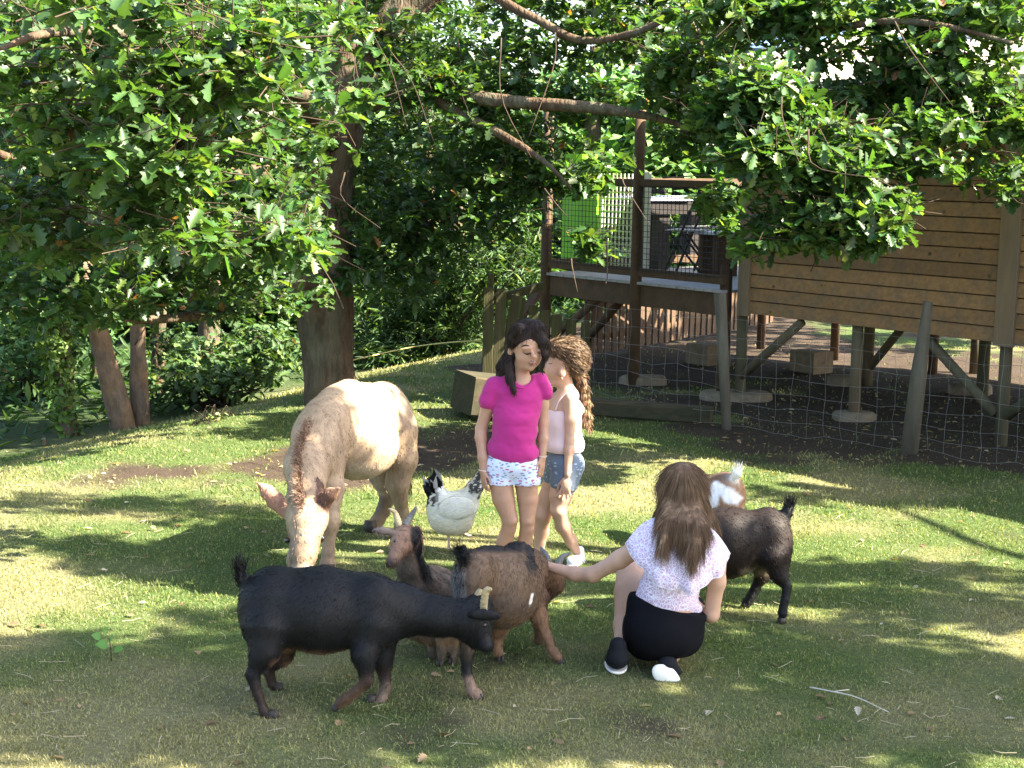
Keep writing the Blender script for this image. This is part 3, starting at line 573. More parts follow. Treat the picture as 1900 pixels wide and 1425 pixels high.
def shade_tree(idx, foot, label):
    f = np.array([foot[0], foot[1], 0.]); cs = np.concatenate([SP[i] for i in idx]); t = thing('shade_tree', f, label, 'tree'); top = np.array([*cs.mean(0)[:2], 5.2])
    barktube('trunk', [(*(f-[0, 0, .2]), .26), (*f, .22), (*(f*.55+np.array([top[0], top[1], 3.])*.45), .17), (*top, .09)], 50, 18, m_bark, t, .015)
    s = sprays(cs, 7, .115); V, F = place(leaf_oak(), *s); tag(mk('crown', V, F, m_leaf, t, col=np.repeat(leafcol(len(s[0])), 18, 0)), None, kind='stuff')
    b = MB()
    for i in idx: b.tube(spline(np.array([f+[0, 0, 3.2], f*.5+SP[i].mean(0)*.5+[0, 0, 1.9], SP[i].mean(0)]), 12), np.linspace(.07, .02, 12), 8)
    b.build('limb', m_bark, t, True)
shade_tree([0, 1, 2, 4, 9, 11, 12, 13], (5.2, 4.6), 'unseen oak added right of the view to shade the goats')
shade_tree([3, 5, 10, 16, 17], (7.2, 6.0), 'unseen oak added beyond the right edge to shade the lawn and cabin foot')
shade_tree([6, 7, 8, 14, 15, 18], (5.2, 7.0), 'unseen tall oak added by the cabin to shade the donkey and the girl in magenta')

# ================================================================== cabin on stilts
m_clad = woodmat('cladding', (.240, .130, .056), (.19, .115, .06), 0, True, obj_rand=.22)
for nd in m_clad.node_tree.nodes:                               # grain follows the wall
    if nd.type == 'MAPPING': nd.inputs['Rotation'].default_value = (0, 0, -math.atan2(HD[1], HD[0]))
m_trim = M('cabin_trim', (.20, .135, .08), .75, .2, 12, .002, 40, stretch=(1, 1, .2), col2=(.16, .12, .08)); m_post = M('treated_post', (.115, .088, .055), .85, .35, 9, .004, 30, stretch=(1, 1, .15), col2=(.075, .078, .045))
m_roof = M('roof_sheet', (.62, .54, .46), .6, .12, 5, .002, 20); m_fascia = M('fascia_board', (.62, .50, .38), .6, .08, 6); m_gutter = M('gutter_metal', (.22, .23, .22), .4, .1, 6)
m_dark = M('dark_interior', (.05, .04, .03), .9); m_conc = M('concrete_pad', (.17, .135, .095), .9, .3, 14, .006, 30); m_glass = M('skylight_glass', (.10, .17, .30), .08, .05, 2, spec=1)
ZD = float(P(1185, 519, H(-1.5, -.05, 0)[1])[2])
def uat(px, wv, z):
    a, b = -6., 4.
    for _ in range(40):
        m_ = (a+b)/2
        if float(pix(H(m_, wv, z))[0]) < px: a = m_
        else: b = m_
    return (a+b)/2
cab = thing('wooden_cabin', H(2.5, 1.5, 0), 'brown plank cabin raised on stilts behind the wire fence', 'cabin')
Z0 = .76; ZT = 2.52; PH = (ZT-Z0)/15
Z0 = float(np.mean([P(1370, 577, H(.05, 0, 0)[1])[2], P(1846, 640, _HE[1])[2]])); PH = (ZT-Z0)/15
def hbeam(name, a, b, w_, h_, m, parent=cab, up=(0, 0, 1), ch=0):
    o = MB().beam(a, b, w_, h_, up, ch).build(name, m, parent); return o
JO = [0.1, 2.77, 5.3]
for k in range(2):
    u0 = JO[k]+.06; u1 = JO[k+1]-.06
    for r_ in range(15):
        z = Z0+PH*(r_+.5); tl = .006
        up = nrm(np.array([*(HN*.07), 1]));  hbeam('plank', H(u0, -.01+rng.uniform(-.002, .002), z), H(u1, -.01, z), .02, PH-.007, m_clad, up=(HN[0]*-.09, HN[1]*-.09, 1), ch=.003)
hbeam('wall', H(.03, .10, (Z0+ZT)/2), H(5.35, .10, (Z0+ZT)/2), .12, ZT-Z0-.02, m_dark)
hbeam('side_wall', H(.06, .17, (Z0+ZT)/2), H(.06, 3.6, (Z0+ZT)/2), .10, ZT-Z0-.02, m_clad)
hbeam('back_wall', H(.03, 3.66, (Z0+ZT)/2), H(5.35, 3.66, (Z0+ZT)/2), .12, ZT-Z0-.02, m_dark)
hbeam('floor', H(.02, 1.9, Z0+.03), H(5.36, 1.9, Z0+.03), 3.4, .05, m_dark)
for u, wd in ((JO[0], .13), (JO[1], .17), (JO[2], .17)): hbeam('corner_board', H(u, -.03, Z0-.02), H(u, -.03, ZT), wd, .035, m_trim, up=(*HN, 0), ch=.004)
# roof: eave band, gutter, sheets, skylight
ER = .28
RE = uat(1218, -ER, ZT)
hbeam('fascia', H(RE, -ER, ZT+.06), H(5.9, -ER, ZT+.06), .03, .13, m_fascia, ch=.004)
hbeam('gutter', H(RE, -ER-.06, ZT+.16), H(5.9, -ER-.06, ZT+.16), .09, .07, m_gutter, ch=.02)
RU = np.array([*(-HN*math.cos(.30)), math.sin(.30)]); RN = np.array([*(HN*math.sin(.30)), math.cos(.30)])
for i in range(12):
    ua = RE+i*.78; a = H(ua+.39, -ER-.05, ZT+.215); hbeam('roof_sheet', a, a+RU*2.35, .772, .03, m_roof, up=RN, ch=.004); c_ = H(ua+.78, -ER-.05, ZT+.235); hbeam('roof_rib', c_, c_+RU*2.35, .03, .03, m_roof, up=RN)
    a2 = a+RU*4.6; a2[2] = a[2]-.1; hbeam('roof_sheet', a+RU*2.36, np.array([*(a[:2]-HN*4.6), a[2]]), .772, .03, m_roof, up=(0, 0, 1))
a = H(1.35, -ER, ZT+.25)+RU*1.25; hbeam('skylight', a, a+RU*.75, 1.1, .05, m_glass, up=RN); a = H(-.6, -ER, ZT+.25)+RU*1.3; hbeam('skylight', a, a+RU*.6, .9, .05, m_glass, up=RN)
m_soffit = M('soffit_wood', (.16, .10, .055), .8, .25, 8)
hbeam('soffit', H(RE+.05, .6, ZT+.10), H(5.8, .6, ZT+.10), 1.7, .03, m_soffit)
# stilts, braces, pads
def stilt(u, wv, top=Z0, r=.05, name='stilt', parent=cab):
    f = H(u, wv, 0.); b = MB(); b.tube([f+[0, 0, -.05], f+[0, 0, .4], f+[0, 0, top]], [r, r*.97, r*.95], 12); return b.build(name, m_post, parent, True)
def pad(u, wv, sx, sy, h=.07):
    f = H(u, wv, 0); n = 14; a = np.arange(n)*2*math.pi/n; V = []; 
    for z, s in ((-.04, 1.04), (h*.7, 1), (h, .86)): V += [f+[sx*s*math.copysign(abs(math.cos(t))**.75, math.cos(t))*(1+.08*math.sin(5*t+u)), sy*s*math.copysign(abs(math.sin(t))**.75, math.sin(t)), z] for t in a]
    F = [(q*n+j, q*n+(j+1) % n, (q+1)*n+(j+1) % n, (q+1)*n+j) for q in range(2) for j in range(n)]+[tuple(range(2*n, 3*n))]; tag(mk('concrete_pad', V, F, m_conc), None)
    return bpy.context.scene.collection.objects[-1]
UM = uat(1180, -.09, ZD)
for u, wv, sx, sy, lab in ((-.02, .05, .32, .2, 'rough pale concrete pad under the cabin corner post'), (1.32, .05, .17, .11, 'small flat concrete pad under the middle front stilt'), (-1.5, .05, .22, .14, 'concrete block under the middle deck post'), (.9, 2.2, .2, .14, 'concrete block under a back stilt of the cabin'), (-.1, 1.6, .15, .1, 'dusty concrete block beneath the deck right end'), (2.2, 2.0, .2, .13, 'low concrete pad in the dark below the cabin')):
    o = pad(UM if u == -1.5 else u, wv, sx, sy, .07 if wv < 1 else .10); tag(o, lab, 'concrete pad', 'concrete pads under the posts')
for u in (0.02, 1.32, 2.74, 4.1): stilt(u, .05)
for u in (.02, 1.32, 2.74, 4.1):
    for wv in (1.8, 3.5): stilt(u, wv, r=.055)
def brace(u0, z0, u1, z1, wv=.02, r=.04):
    MB().tube([H(u0, wv, z0), H((u0+u1)/2, wv, (z0+z1)/2), H(u1, wv, z1)], r, 10).build('brace', m_post, cab, True)
brace(.06, .22, .74, Z0-.02); brace(2.70, .24, 2.05, .74); brace(2.80, .24, 3.4, .74); brace(.02, .15, .55, Z0-.02, 1.8); brace(2.74, .2, 3.3, .74, 1.8)
# ================================================================== deck
m_deck = M('deck_board', (.30, .28, .27), .6, .2, 10, .002, 40, obj_rand=.1); m_rail = M('rail_wood', (.085, .052, .030), .85, .3, 10, .003, 30); m_net = M('black_net', (.012, .014, .014), .6, .1, 5)
deck = thing('timber_deck', H(-1.5, 1.5, 0), 'raised covered deck with netting railings left of the cabin', 'deck')
ZD = float(P(1185, 519, H(-1.5, -.05, 0)[1])[2]); DU0, DU1 = -2.95, -.08
nb = 22; DW = 3.1
def uat(px, wv, z):
    a, b = -6., 4.
    for _ in range(40):
        m_ = (a+b)/2
        if float(pix(H(m_, wv, z))[0]) < px: a = m_
        else: b = m_
    return (a+b)/2
DU0 = uat(1013, -.09, ZD)-.03; UM = uat(1180, -.09, ZD)
for i in range(nb):
    u = DU0+(DU1-DU0)*(i+.5)/nb; hbeam('board', H(u, -.12, ZD-.012), H(u, DW, ZD-.012), (DU1-DU0)/nb-.008, .025, m_deck, deck)
hbeam('beam', H(DU0-.05, -.06, ZD-.13), H(DU1, -.06, ZD-.13), .05, .20, m_rail, deck, ch=.004); hbeam('beam', H(DU0, DW-.1, ZD-.13), H(DU1, DW-.1, ZD-.13), .05, .2, m_rail, deck)
RZ = ZD+.92
for u in (DU0+.03, UM, DU1-.05): 
    f = H(u, -.09 if u != DU1-.05 else -.02, 0); MB().tube([f-[0, 0, .05], f+[0, 0, 1.2], f+[0, 0, ZT+.05 if u < -1 else ZD]], [.058, .055, .05], 12).build('post', m_rail, deck, True)
for u in (DU0+.03, -1.5, -.2): 
    f = H(u, DW, 0); MB().tube([f-[0, 0, .05], f+[0, 0, ZT+.05]], .05, 10).build('post', m_rail, deck, True)
hbeam('rail', H(DU0, -.09, RZ), H(DU1, -.09, RZ), .06, .075, m_rail, deck, ch=.004); hbeam('rail', H(DU0, -.09, ZD+.09), H(DU1, -.09, ZD+.09), .045, .08, m_rail, deck, ch=.004)
for z in (RZ, RZ-.16, ZD+.5): hbeam('rail', H(DU0, DW, z), H(-.05, DW, z), .06, .09, m_deck if z != ZD+.5 else m_rail, deck, ch=.004)
for i in range(9): hbeam('baluster', H(DU0+.15+i*.32, DW-.03, ZD), H(DU0+.15+i*.32, DW-.03, RZ), .035, .07, m_rail, deck)
hbeam('rail', H(DU0, 0, RZ), H(DU0, DW, RZ), .06, .075, m_rail, deck); hbeam('rail', H(DU0, 0, ZD+.09), H(DU0, DW, ZD+.09), .045, .08, m_rail, deck)
def brace2(a, b, r=.04): MB().tube([a, (a+b)/2, b], r, 10).build('brace', m_rail, deck, True)
brace2(H(DU0+.1, -.03, .32), H(DU0+.8, -.03, ZD-.2)); brace2(H(DU0+.05, .5, .3), H(DU0+.6, .5, ZD-.2), .045)
nt_ = MB(); st = .052
def wire(b, p0, p1, r=.0034, sag=.0): 
    m_ = (np.asarray(p0)+np.asarray(p1))/2-[0, 0, sag]; b.tube([p0, m_, p1], r, 3, False)
u = DU0+.1
while u < DU1-.02: wire(nt_, H(u, -.13, ZD+.10), H(u, -.13, RZ-.02)); u += st
z = ZD+.12
while z < RZ: wire(nt_, H(DU0+.05, -.13, z), H(DU1, -.13, z), sag=.008); z += st
tag(nt_.build('netting', m_net, deck, True), None)
# furniture on the deck
m_green = M('lime_panel', (.16, .42, .02), .5, .12, 4); m_lat = M('trellis_wood', (.48, .45, .38), .7, .15, 14); m_blackw = M('black_wood', (.022, .018, .017), .6, .2, 20); m_top = M('table_top', (.40, .46, .56), .22, .1, 6, spec=.6)
ua, ub = uat(1045, .45, ZD+.5), uat(1108, .45, ZD+.5)
g = thing('panel', H((ua+ub)/2, .45, ZD), 'lime green board standing on the left end of the deck', 'panel'); MB().beam(H(ua, .45, ZD+.57), H(ub, .45, ZD+.57), .03, 1.02).build('board', m_green, g)
for u in (ua+.06, ub-.06): MB().tube([H(u, .45, ZD), H(u, .45, ZD+.06)], .022, 8).build('foot', m_blackw, g)
MB().tube([H((ua+ub)/2, .45, ZD+1.07), H((ua+ub)/2, .45, ZD+1.19)], .17, 16).build('crest', m_green, g)
ua, ub = uat(1118, .75, ZD+.5), uat(1196, .75, ZD+.5); LW = ub-ua; TH = 1.0
t = thing('trellis', H((ua+ub)/2, .75, ZD), 'weathered lattice trellis panel on the deck between green board and table', 'trellis')
for i in range(11): MB().beam(H(ua+(i+.5)*LW/11, .75, ZD+.05), H(ua+(i+.5)*LW/11, .75, ZD+TH), .020, .008, up=(*HN, 0)).build('slat', m_lat, t)
for i in range(14): MB().beam(H(ua, .741, ZD+.08+i*.066), H(ub, .741, ZD+.08+i*.066), .008, .018).build('crosspiece', m_lat, t)
MB().beam(H(ub+.03, .745, ZD), H(ub+.03, .745, ZD+TH+.02), .09, .03, up=(*HN, 0)).build('frame', m_lat, t); MB().beam(H(ua-.02, .745, ZD), H(ua-.02, .745, ZD+TH), .04, .03, up=(*HN, 0)).build('frame', m_lat, t)
def table(px0, px1, wv, label, hh=.74):
    u0, u1 = uat(px0, wv, ZD+hh), uat(px1, wv, ZD+hh); u = (u0+u1)/2; w_ = u1-u0
    t = thing('bar_table', H(u, wv, ZD), label, 'table', 'black tables on the deck'); MB().beam(H(u0, wv, ZD+hh), H(u1, wv, ZD+hh), .7, .03, ch=.004).build('table_top', m_top, t); MB().beam(H(u0+.03, wv, ZD+hh-.09), H(u1-.03, wv, ZD+hh-.09), .6, .13).build('apron', m_blackw, t)
    for du in (.15, .40): MB().beam(H(u1-w_*du, wv, ZD), H(u1-w_*du, wv, ZD+hh-.14), .10, .16, up=(*HN, 0)).build('leg', m_blackw, t)
table(1152, 1242, 1.3, 'black table with pale blue top right behind the trellis'); table(1258, 1292, 2.4, 'smaller black table farther back on the deck')
def bistro(px, wv, yaw, label):
    o0 = H(uat(px, wv, ZD+.3), wv, ZD); c, s = math.cos(yaw), math.sin(yaw); L = lambda x, y, z: o0+[c*x-s*y, s*x+c*y, z]
    t = thing('folding_chair', o0, label, 'chair', 'folding bistro chairs on the deck')
    for sx in (-.17, .17):
        MB().tube([L(sx, .2, 0), L(sx, -.16, .86)], .013, 6).build('leg', m_blackw, t); MB().tube([L(sx*.9, -.22, 0), L(sx*.9, .17, .45)], .013, 6).build('leg', m_blackw, t)
    for i in range(5): MB().beam(L(-.18, -.14+i*.075, .45), L(.18, -.14+i*.075, .45), .055, .014).build('slat', m_deck, t)
    for z in (.70, .80): MB().beam(L(-.18, -.10-.1*(z-.7), z), L(.18, -.10-.1*(z-.7), z), .012, .06).build('back_slat', m_blackw, t)
bistro(1278, 1.0, 1.1, 'front black folding chair with crossed legs'); bistro(1304, 1.75, 2.0, 'folding chair partly behind the front one'); bistro(1216, 2.3, -.6, 'folding chair at the far side of the pale topped table')
ua, ub = uat(1316, 1.2, ZD+.4), uat(1352, 1.2, ZD+.4)
t = thing('bench', H((ua+ub)/2, 1.2, ZD), 'low wooden bench with pale seat beside the cabin wall on the deck', 'bench'); MB().beam(H(ua, 1.2, ZD+.43), H(ub, 1.2, ZD+.43), .4, .03).build('seat', m_top, t)
for u in (ua+.04, ub-.04): MB().beam(H(u, 1.2, ZD), H(u, 1.2, ZD+.41), .06, .3, up=(*HN, 0)).build('leg', m_rail, t)
# picket fence behind the deck
pf = thing('picket_fence', H(-1.2, 2.7, 0), 'row of upright dark pickets at the back below the deck', 'fence')
PK0 = G(1085, 668); PK1 = G(1430, 604); PKN = (PK1-PK0)[[1, 0, 2]]*[-1, 1, 0]
for i in range(32):
    q_ = i/31; a = PK0+(PK1-PK0)*q_+[0, 0, .04+rng.uniform(-.01, .01)]; lean = rng.normal(0, .012); b = a+[lean, 0, .74+rng.uniform(-.03, .03)]; hbeam('picket', a, b, .095, .022, m_rail, pf, up=PKN)
for z in (.22, .58): hbeam('rail', PK0+[0, .04, z], PK1+[0, .04, z], .03, .06, m_rail, pf)
m_box = M('cinder_block', (.17, .13, .085), .9, .3, 14, .004, 30)
for u, wv, lab in ((-1.95, 1.6, 'square block on the ground under the deck, nearer the mossy fence'), (-.95, 2.1, 'square block under the deck, nearer the cabin')):
    t = hbeam('block', H(u-.16, wv, .11), H(u+.16, wv, .11), .3, .22, m_box, None, ch=.012); tag(t, lab, 'block', 'square blocks under the deck'); hbeam('prop', H(u, wv, .22), H(u, wv, ZD-.1), .09, .09, m_rail, deck)
# ================================================================== mossy board fence
m_moss = woodmat('mossy_board', (.045, .040, .017), (.055, .055, .018), 2, False, .9, .4)
mf = thing('board_fence', P(960, 690, 13.6), 'leaning mossy vertical boards in a row behind the girls', 'fence')
for (x0, y0, x1, y1, wpx, Y) in [(905, 700, 911, 508, 11, 13.3), (904, 702, 907, 533, 19, 13.2), (922, 702, 931, 536, 20, 13.22), (932, 700, 960, 548, 21, 13.26), (950, 700, 968, 556, 17, 13.32), (985, 706, 990, 566, 17, 13.4), (1006, 708, 1012, 576, 17, 13.44), (1030, 710, 1033, 584, 19, 13.5), (1057, 712, 1060, 592, 19, 13.56), (1082, 716, 1087, 598, 17, 13.6)]:
    hbeam('board', P(x0, y0, Y), P(x1, y1, Y), wpx*pxm(Y), .028, m_moss, mf, up=(0, 1, 0), ch=.004)
for (a, b) in (((900, 560), (1010, 530)), ((895, 670), (1095, 690))): hbeam('rail', P(*a, 13.5), P(*b, 13.75), .05, .07, m_moss, mf)
hbeam('brace', P(945, 620, 13.5), P(1000, 540, 14), .07, .05, m_rail, mf)
sb = thing('timber_block', G(905, 778), 'big dark squared timber block beside the mossy boards', 'timber')
Yb = G(905, 778)[1]+.1; m_tim = woodmat('old_timber', (.050, .040, .022), (.035, .035, .018), 0, False, .9, .4)
hbeam('timber', P(859, 728, Yb), P(1000, 742, Yb+.25), .5, 72*pxm(Yb), m_tim, sb, ch=.012); MB().tube([P(893, 800, Yb), P(900, 782, Yb), P(898, 762, Yb)], [.12, .10, .11], 9).build('stump', m_tim, sb, True)
sl = thing('log', G(1120, 765), 'low squared log lying in the shade at the foot of the deck', 'log'); hbeam('timber', G(1095, 770)+[0, 0, .07], G(1320, 785)+[0, 0, .06], .16, .14, m_tim, sl, ch=.02)
# ================================================================== wire stock fence
m_old = M('grey_fence_post', (.10, .088, .065), .95, .4, 10, .006, 35, stretch=(1, 1, .15), col2=(.16, .15, .125)); m_wire = M('galvanised_wire', (.22, .22, .21), .5, .1, 5)
wfce = thing('wire_fence', G(1690, 842), 'sheep netting fence on grey posts in front of the cabin', 'fence')
FP = [G(1060, 745), G(1349, 797), G(1688, 842), G(1688, 842)*2-G(1349, 797)+[0, -.1, 0]]; FP[3][2] = 0
Y3 = FP[2][1]
MB().tube(np.array([P(1686, 846, Y3), P(1704, 700, Y3), P(1722, 560, Y3)]), [17*pxm(Y3), 15.5*pxm(Y3), 8.5*pxm(Y3)], 10).build('post', m_old, wfce, True)
Y2 = FP[1][1]
MB().tube(np.array([P(1348, 800, Y2), P(1342, 650, Y2), P(1336, 545, Y2)]), [9*pxm(Y2), 10*pxm(Y2), 11.5*pxm(Y2)], 10).build('post', m_old, wfce, True)
MB().tube(np.array([FP[3]-[0, 0, .05], FP[3]+[0, 0, .95]]), .05, 10).build('post', m_old, wfce, True)
wr = MB()
HW = [.03, .12, .22, .33, .45, .58, .72, .86]
for a, b in zip(FP[:-1], FP[1:]):
    L = np.linalg.norm(b-a); nn = int(L/.13)
    jit = rng.normal(0, .006, (nn+1, len(HW), 3))
    Pt = [[a+(b-a)*i/nn+[0, 0, z+.012*math.sin(i*1.1+z*9)]+jit[i, j] for j, z in enumerate(HW)] for i in range(nn+1)]
    for j in range(len(HW)): wr.tube(np.array([Pt[i][j] for i in range(nn+1)]), .0015, 3, False)
    for i in range(nn+1): wr.tube(np.array(Pt[i]), .0013, 3, False)
wr.build('wire_mesh', m_wire, wfce, True)
# electric tape fence beyond the crest
m_tape = M('blue_tape', (.35, .62, .75), .5, .1, 5); m_yel = M('yellow_rope', (.50, .42, .14), .7, .1, 5)
ef = thing('tape_fence', GF(65, 13.2), 'pale blue electric tape on short wooden posts at the left edge', 'fence')
for x, y, yt, r in ((68, 872, 838, 4.5), (200, 845, 815, 5), (82, 850, 812, 4)):
    MB().tube([P(x, y+14, 13.2), P(x, yt, 13.2)], r*pxm(13.2), 8).build('post', m_paleb, ef, True)
for (a, b) in (((30, 846), (66, 844)), ((130, 838), (185, 826)), ((30, 868), (60, 868)), ((36, 856), (56, 853))): MB().beam(P(*a, 13.25), P(*b, 13.3), .006, .02).build('tape', m_tape, ef)
for x in (38, 46, 57): MB().tube([P(x, 870, 13.25), P(x-3, 852, 13.25)], .006, 5).build('wire', m_wire, ef)
yr = thing('rope_fence', GF(770, 20.5), 'yellow rope strung from the oak to the mossy boards', 'rope'); MB().tube(spline(np.array([P(655, 668, 14), P(760, 645, 15.5), P(830, 636, 14.6), P(893, 632, 13.4)]), 20), .007, 5).build('rope', m_yel, yr, True)
for x, y0, y1, Y in ((549, 757, 727, 16), (454, 790, 770, 15.2), (335, 822, 805, 14.6)): MB().tube([P(x, y0+10, Y), P(x-3, y1, Y)], .045, 8).build('stake', m_old, yr, True)
MB().tube(np.array([P(335, 806, 14.6), P(454, 772, 15.2), P(548, 730, 16), P(600, 700, 17)]), .004, 4, False).build('wire', m_wire, yr, True)
# litter
def litter():
    n = 2600; y = rng.uniform(4.8, 14.5, n); x = rng.uniform(-.35, .36, n)*y; sm = soilmask(x, y); ok = rng.random(n) < (.16+sm); x = x[ok]; y = y[ok]; n = len(x)
    z = terrain(x, y)+(fbm(np.stack([x*1.3, y*1.3, 0*x], 1), 5)-.5)*.035+.008; d = unit(n)*[1, 1, .2]; d /= np.linalg.norm(d, axis=1)[:, None]
    V, F = place(leaf_oak(), np.stack([x, y, z], 1), d, np.array([0, 0, 1.])+unit(n)*.45, rng.uniform(.025, .06, n)); c = np.array([.20, .14, .085])*rng.uniform(.5, 1.7, (n, 1)); c[rng.random(n) < .12] = (.42, .37, .30)
    tag(mk('dead_leaves', V, F, m_grass, col=np.repeat(c, 18, 0)), 'dry fallen oak leaves scattered over lawn and soil', 'leaf litter', kind='stuff')
    b = MB()
    for i in range(260):
        yy = rng.uniform(4.8, 10); p = np.array([rng.uniform(-.34, .34)*yy, yy, .012]); a = rng.uniform(0, 6.28); l = rng.uniform(.03, .11); e = p+[math.cos(a)*l, math.sin(a)*l, .008]; b.tube([p, (p+e)/2+rng.normal(size=3)*[.006, .006, .004], e], .0011, 3, False)
    tag(b.build('straw', M('straw', (.42, .36, .24), .8), None, True), 'loose dry straw and bents on the lawn', 'straw', kind='stuff')
litter()
m_stick = M('bare_stick', (.50, .46, .38), .8, .2, 30)
t = thing('stick', G(1580, 1300), 'long thin pale stick lying on the grass at lower right', 'stick'); MB().tube(spline(np.array([G(1502, 1284)+[0, 0, .02], G(1545, 1297)+[0, 0, .03], G(1590, 1308)+[0, 0, .03], G(1648, 1328)+[0, 0, .015]]), 16), np.linspace(.003, .002, 16), 5).build('stem', m_stick, t, True); MB().tube([G(1545, 1297)+[0, 0, .03], G(1575, 1293)+[0, 0, .03]], .0018, 4).build('side_shoot', m_stick, t, True)
m_sap = M('seedling_leaf', (.10, .22, .05), .5, .15, 20, trans=.35); sp0 = G(207, 1228)
t = thing('seedling', sp0, 'tiny green seedling with a few heart shaped leaves in the shaded grass', 'plant'); MB().tube([sp0, P(206, 1210, sp0[1]), P(203, 1185, sp0[1])], .0022, 5).build('stem', m_twig, t, True)
for (x, y, a, s) in ((200, 1196, 2.8, .040), (213, 1203, .2, .034), (187, 1182, 2.4, .032), (204, 1186, 1.2, .028), (198, 1170, 1.9, .02)):
    Vl = np.array([(0, 0, 0), (.15, .45, .04), (.5, .42, .02), (1, 0, -.1), (.5, -.42, .02), (.15, -.45, .04)]); d = np.array([math.cos(a), -.4, math.sin(a)*.5]); pp = P(x, y, sp0[1]); V, F = place((Vl, np.array([(0, 3, 1), (1, 3, 2), (0, 5, 3), (5, 4, 3)])), pp[None], nrm(d)[None], np.array([[0, -.7, .7]]), np.array([s*1.3])); mk('leaf', V, F, m_sap, t)
# ================================================================== ANIMALS
m_coat = M('coat', (.1, .1, .1), .6, .3, 30, .002, 220, attr=True, spec=.22, stretch=(1, 1, .5)); m_hair = M('coat_hair', (.1, .1, .1), .55, .1, 20, attr=True, spec=.2)
m_hoof = M('hoof', (.035, .028, .022), .6, .3, 30); m_horn = M('horn', (.32, .25, .14), .5, .3, 40, .002, 160); m_horng = M('horn_grey', (.13, .125, .11), .55, .3, 40, .003, 120); m_eye = M('eye', (.01, .008, .006), .08, 0, 5, spec=.8)
BLK = np.array([.0045, .0045, .0055]); 
def hoof(c, r, parent, fwd=(1, 0)):
    """c=(px,py,Y): low cloven hoof under the foot"""
    p = P(*c); z = float(terrain(p[0], p[1]))+.004; f = nrm([fwd[0], fwd[1], 0]); s = np.array([-f[1], f[0], 0])
    b = MB(); n = 10; a = np.arange(n)*2*math.pi/n
    for sg in (-1, 1):
        V = []; cen = np.array([p[0], p[1], 0])+s*sg*r*.42
        for zz, k, sh in ((z-.006, 1.0, .15), (max(p[2], z+.028), .82, -.1)): V += [cen+f*(math.cos(t)*r*k*1.15+sh*r)+s*math.sin(t)*r*.55*k+[0, 0, zz] for t in a]
        b.add(V, [(i, (i+1) % n, n+(i+1) % n, n+i) for i in range(n)]+[tuple(range(n))[::-1], tuple(range(n, 2*n))])
    return b.build('hoof', m_hoof, parent, True)
def horn(pts, parent, m=None, n=24):
    q = spline(np.array([(*P(a, b, y), r*pxm(y)) for a, b, y, r in pts]), n); q[:, 3] *= 1+.10*np.sin(np.arange(n)*2.2); return MB().tube(q[:, :3], q[:, 3], 9).build('horn', m or m_horn, parent, True)
def eye(B, px, py, Y0, Y1, r, parent, name='eye'):
    c = B.hit(px, py, Y0, Y1); b = Body(); b.ellw(c, np.array([r, r*.7, r]), np.eye(3)); V, Q = b.net(r/3.2); return mk(name, V, Q, m_eye, parent)
def finish(B, t, name, h, base, n, length, flow, m=None, wob=None, paint=None, mask=None, width=.0022, lift=.3, furn='fur', cj=.25):
    V, Q = B.net(h, wob); col = B.colors(np.asarray(base, float))
    if paint: col = paint(V, B.N, col)
    o = mk(name, V, Q, m or m_coat, t, col=col)
    if n: tag(furcoat(B, col, n, length, flow, m_hair, o, width=width, lift=lift, mask=mask, name=furn, cj=cj), None)
    return o, col
def flowdir(d): d = nrm(d); return lambda p: np.tile(d, (len(p), 1))
def lumps(a, s=7, sd=3): return lambda X: (fbm(X*s, sd, 3)-.5)*a

# ---- black goat -------------------------------------------------------------
t = thing('goat', G(590, 1300), 'black goat with tan belly and short yellow horn stubs, nearest the camera', 'goat', 'dwarf goats grazing round the girls')
B = Body(); Yc = 5.74; TAN = np.array([.11, .062, .036]); GT = np.array([.15, .11, .08])
B.cap((520, 1123, Yc, 73), (600, 1132, Yc, 79), .05).cap((600, 1132, Yc, 79), (682, 1131, Yc, 66), .05)
B.ell((500, 1112, Yc), (54, .12, 60), 20, .05).ell((492, 1150, 5.68), (44, .07, 60), 8, .05).ell((704, 1136, 5.68), (46, .07, 66), -8, .05)
B.cap((688, 1120, Yc, 56), (745, 1131, Yc, 47), .05).cap((745, 1131, Yc, 47), (812, 1143, Yc-.02, 37), .04).cap((812, 1143, Yc-.02, 37), (868, 1150, Yc-.03, 38), .03)
B.ell((876, 1150, Yc-.03), (36, .065, 36), 30, .03).cap((888, 1158, Yc-.04, 28), (901, 1194, Yc-.07, 15), .03).cap((868, 1165, Yc-.03, 26), (880, 1195, Yc-.05, 13), .03).ell((902, 1199, Yc-.08), (13, .025, 12), 0, .015)
B.ell((892, 1120, Yc+.01), (24, .05, 22), 0, .03)
B.ell((900, 1141, Yc-.12), (31, .011, 10), 4, .01).ell((893, 1128, Yc+.08), (24, .012, 9), -12, .01)
B.chain([(497, 1170, 5.64, 46), (492, 1208, 5.61, 27), (470, 1249, 5.59, 14)], .04).chain([(469, 1253, 5.59, 12), (480, 1290, 5.58, 8.6), (491, 1320, 5.57, 9.2), (504, 1334, 5.56, 9.5)], .012)
B.chain([(525, 1175, 5.84, 40), (522, 1212, 5.86, 22), (498, 1244, 5.87, 11)], .04).chain([(498, 1246, 5.87, 10), (506, 1270, 5.87, 8.5), (514, 1278, 5.87, 9)], .01)
B.chain([(695, 1165, 5.66, 40), (676, 1215, 5.62, 23), (682, 1262, 5.6, 14)], .04).chain([(682, 1264, 5.6, 11.5), (662, 1282, 5.6, 8), (641, 1297, 5.6, 9), (630, 1306, 5.6, 8.5)], .01, TAN*.6)
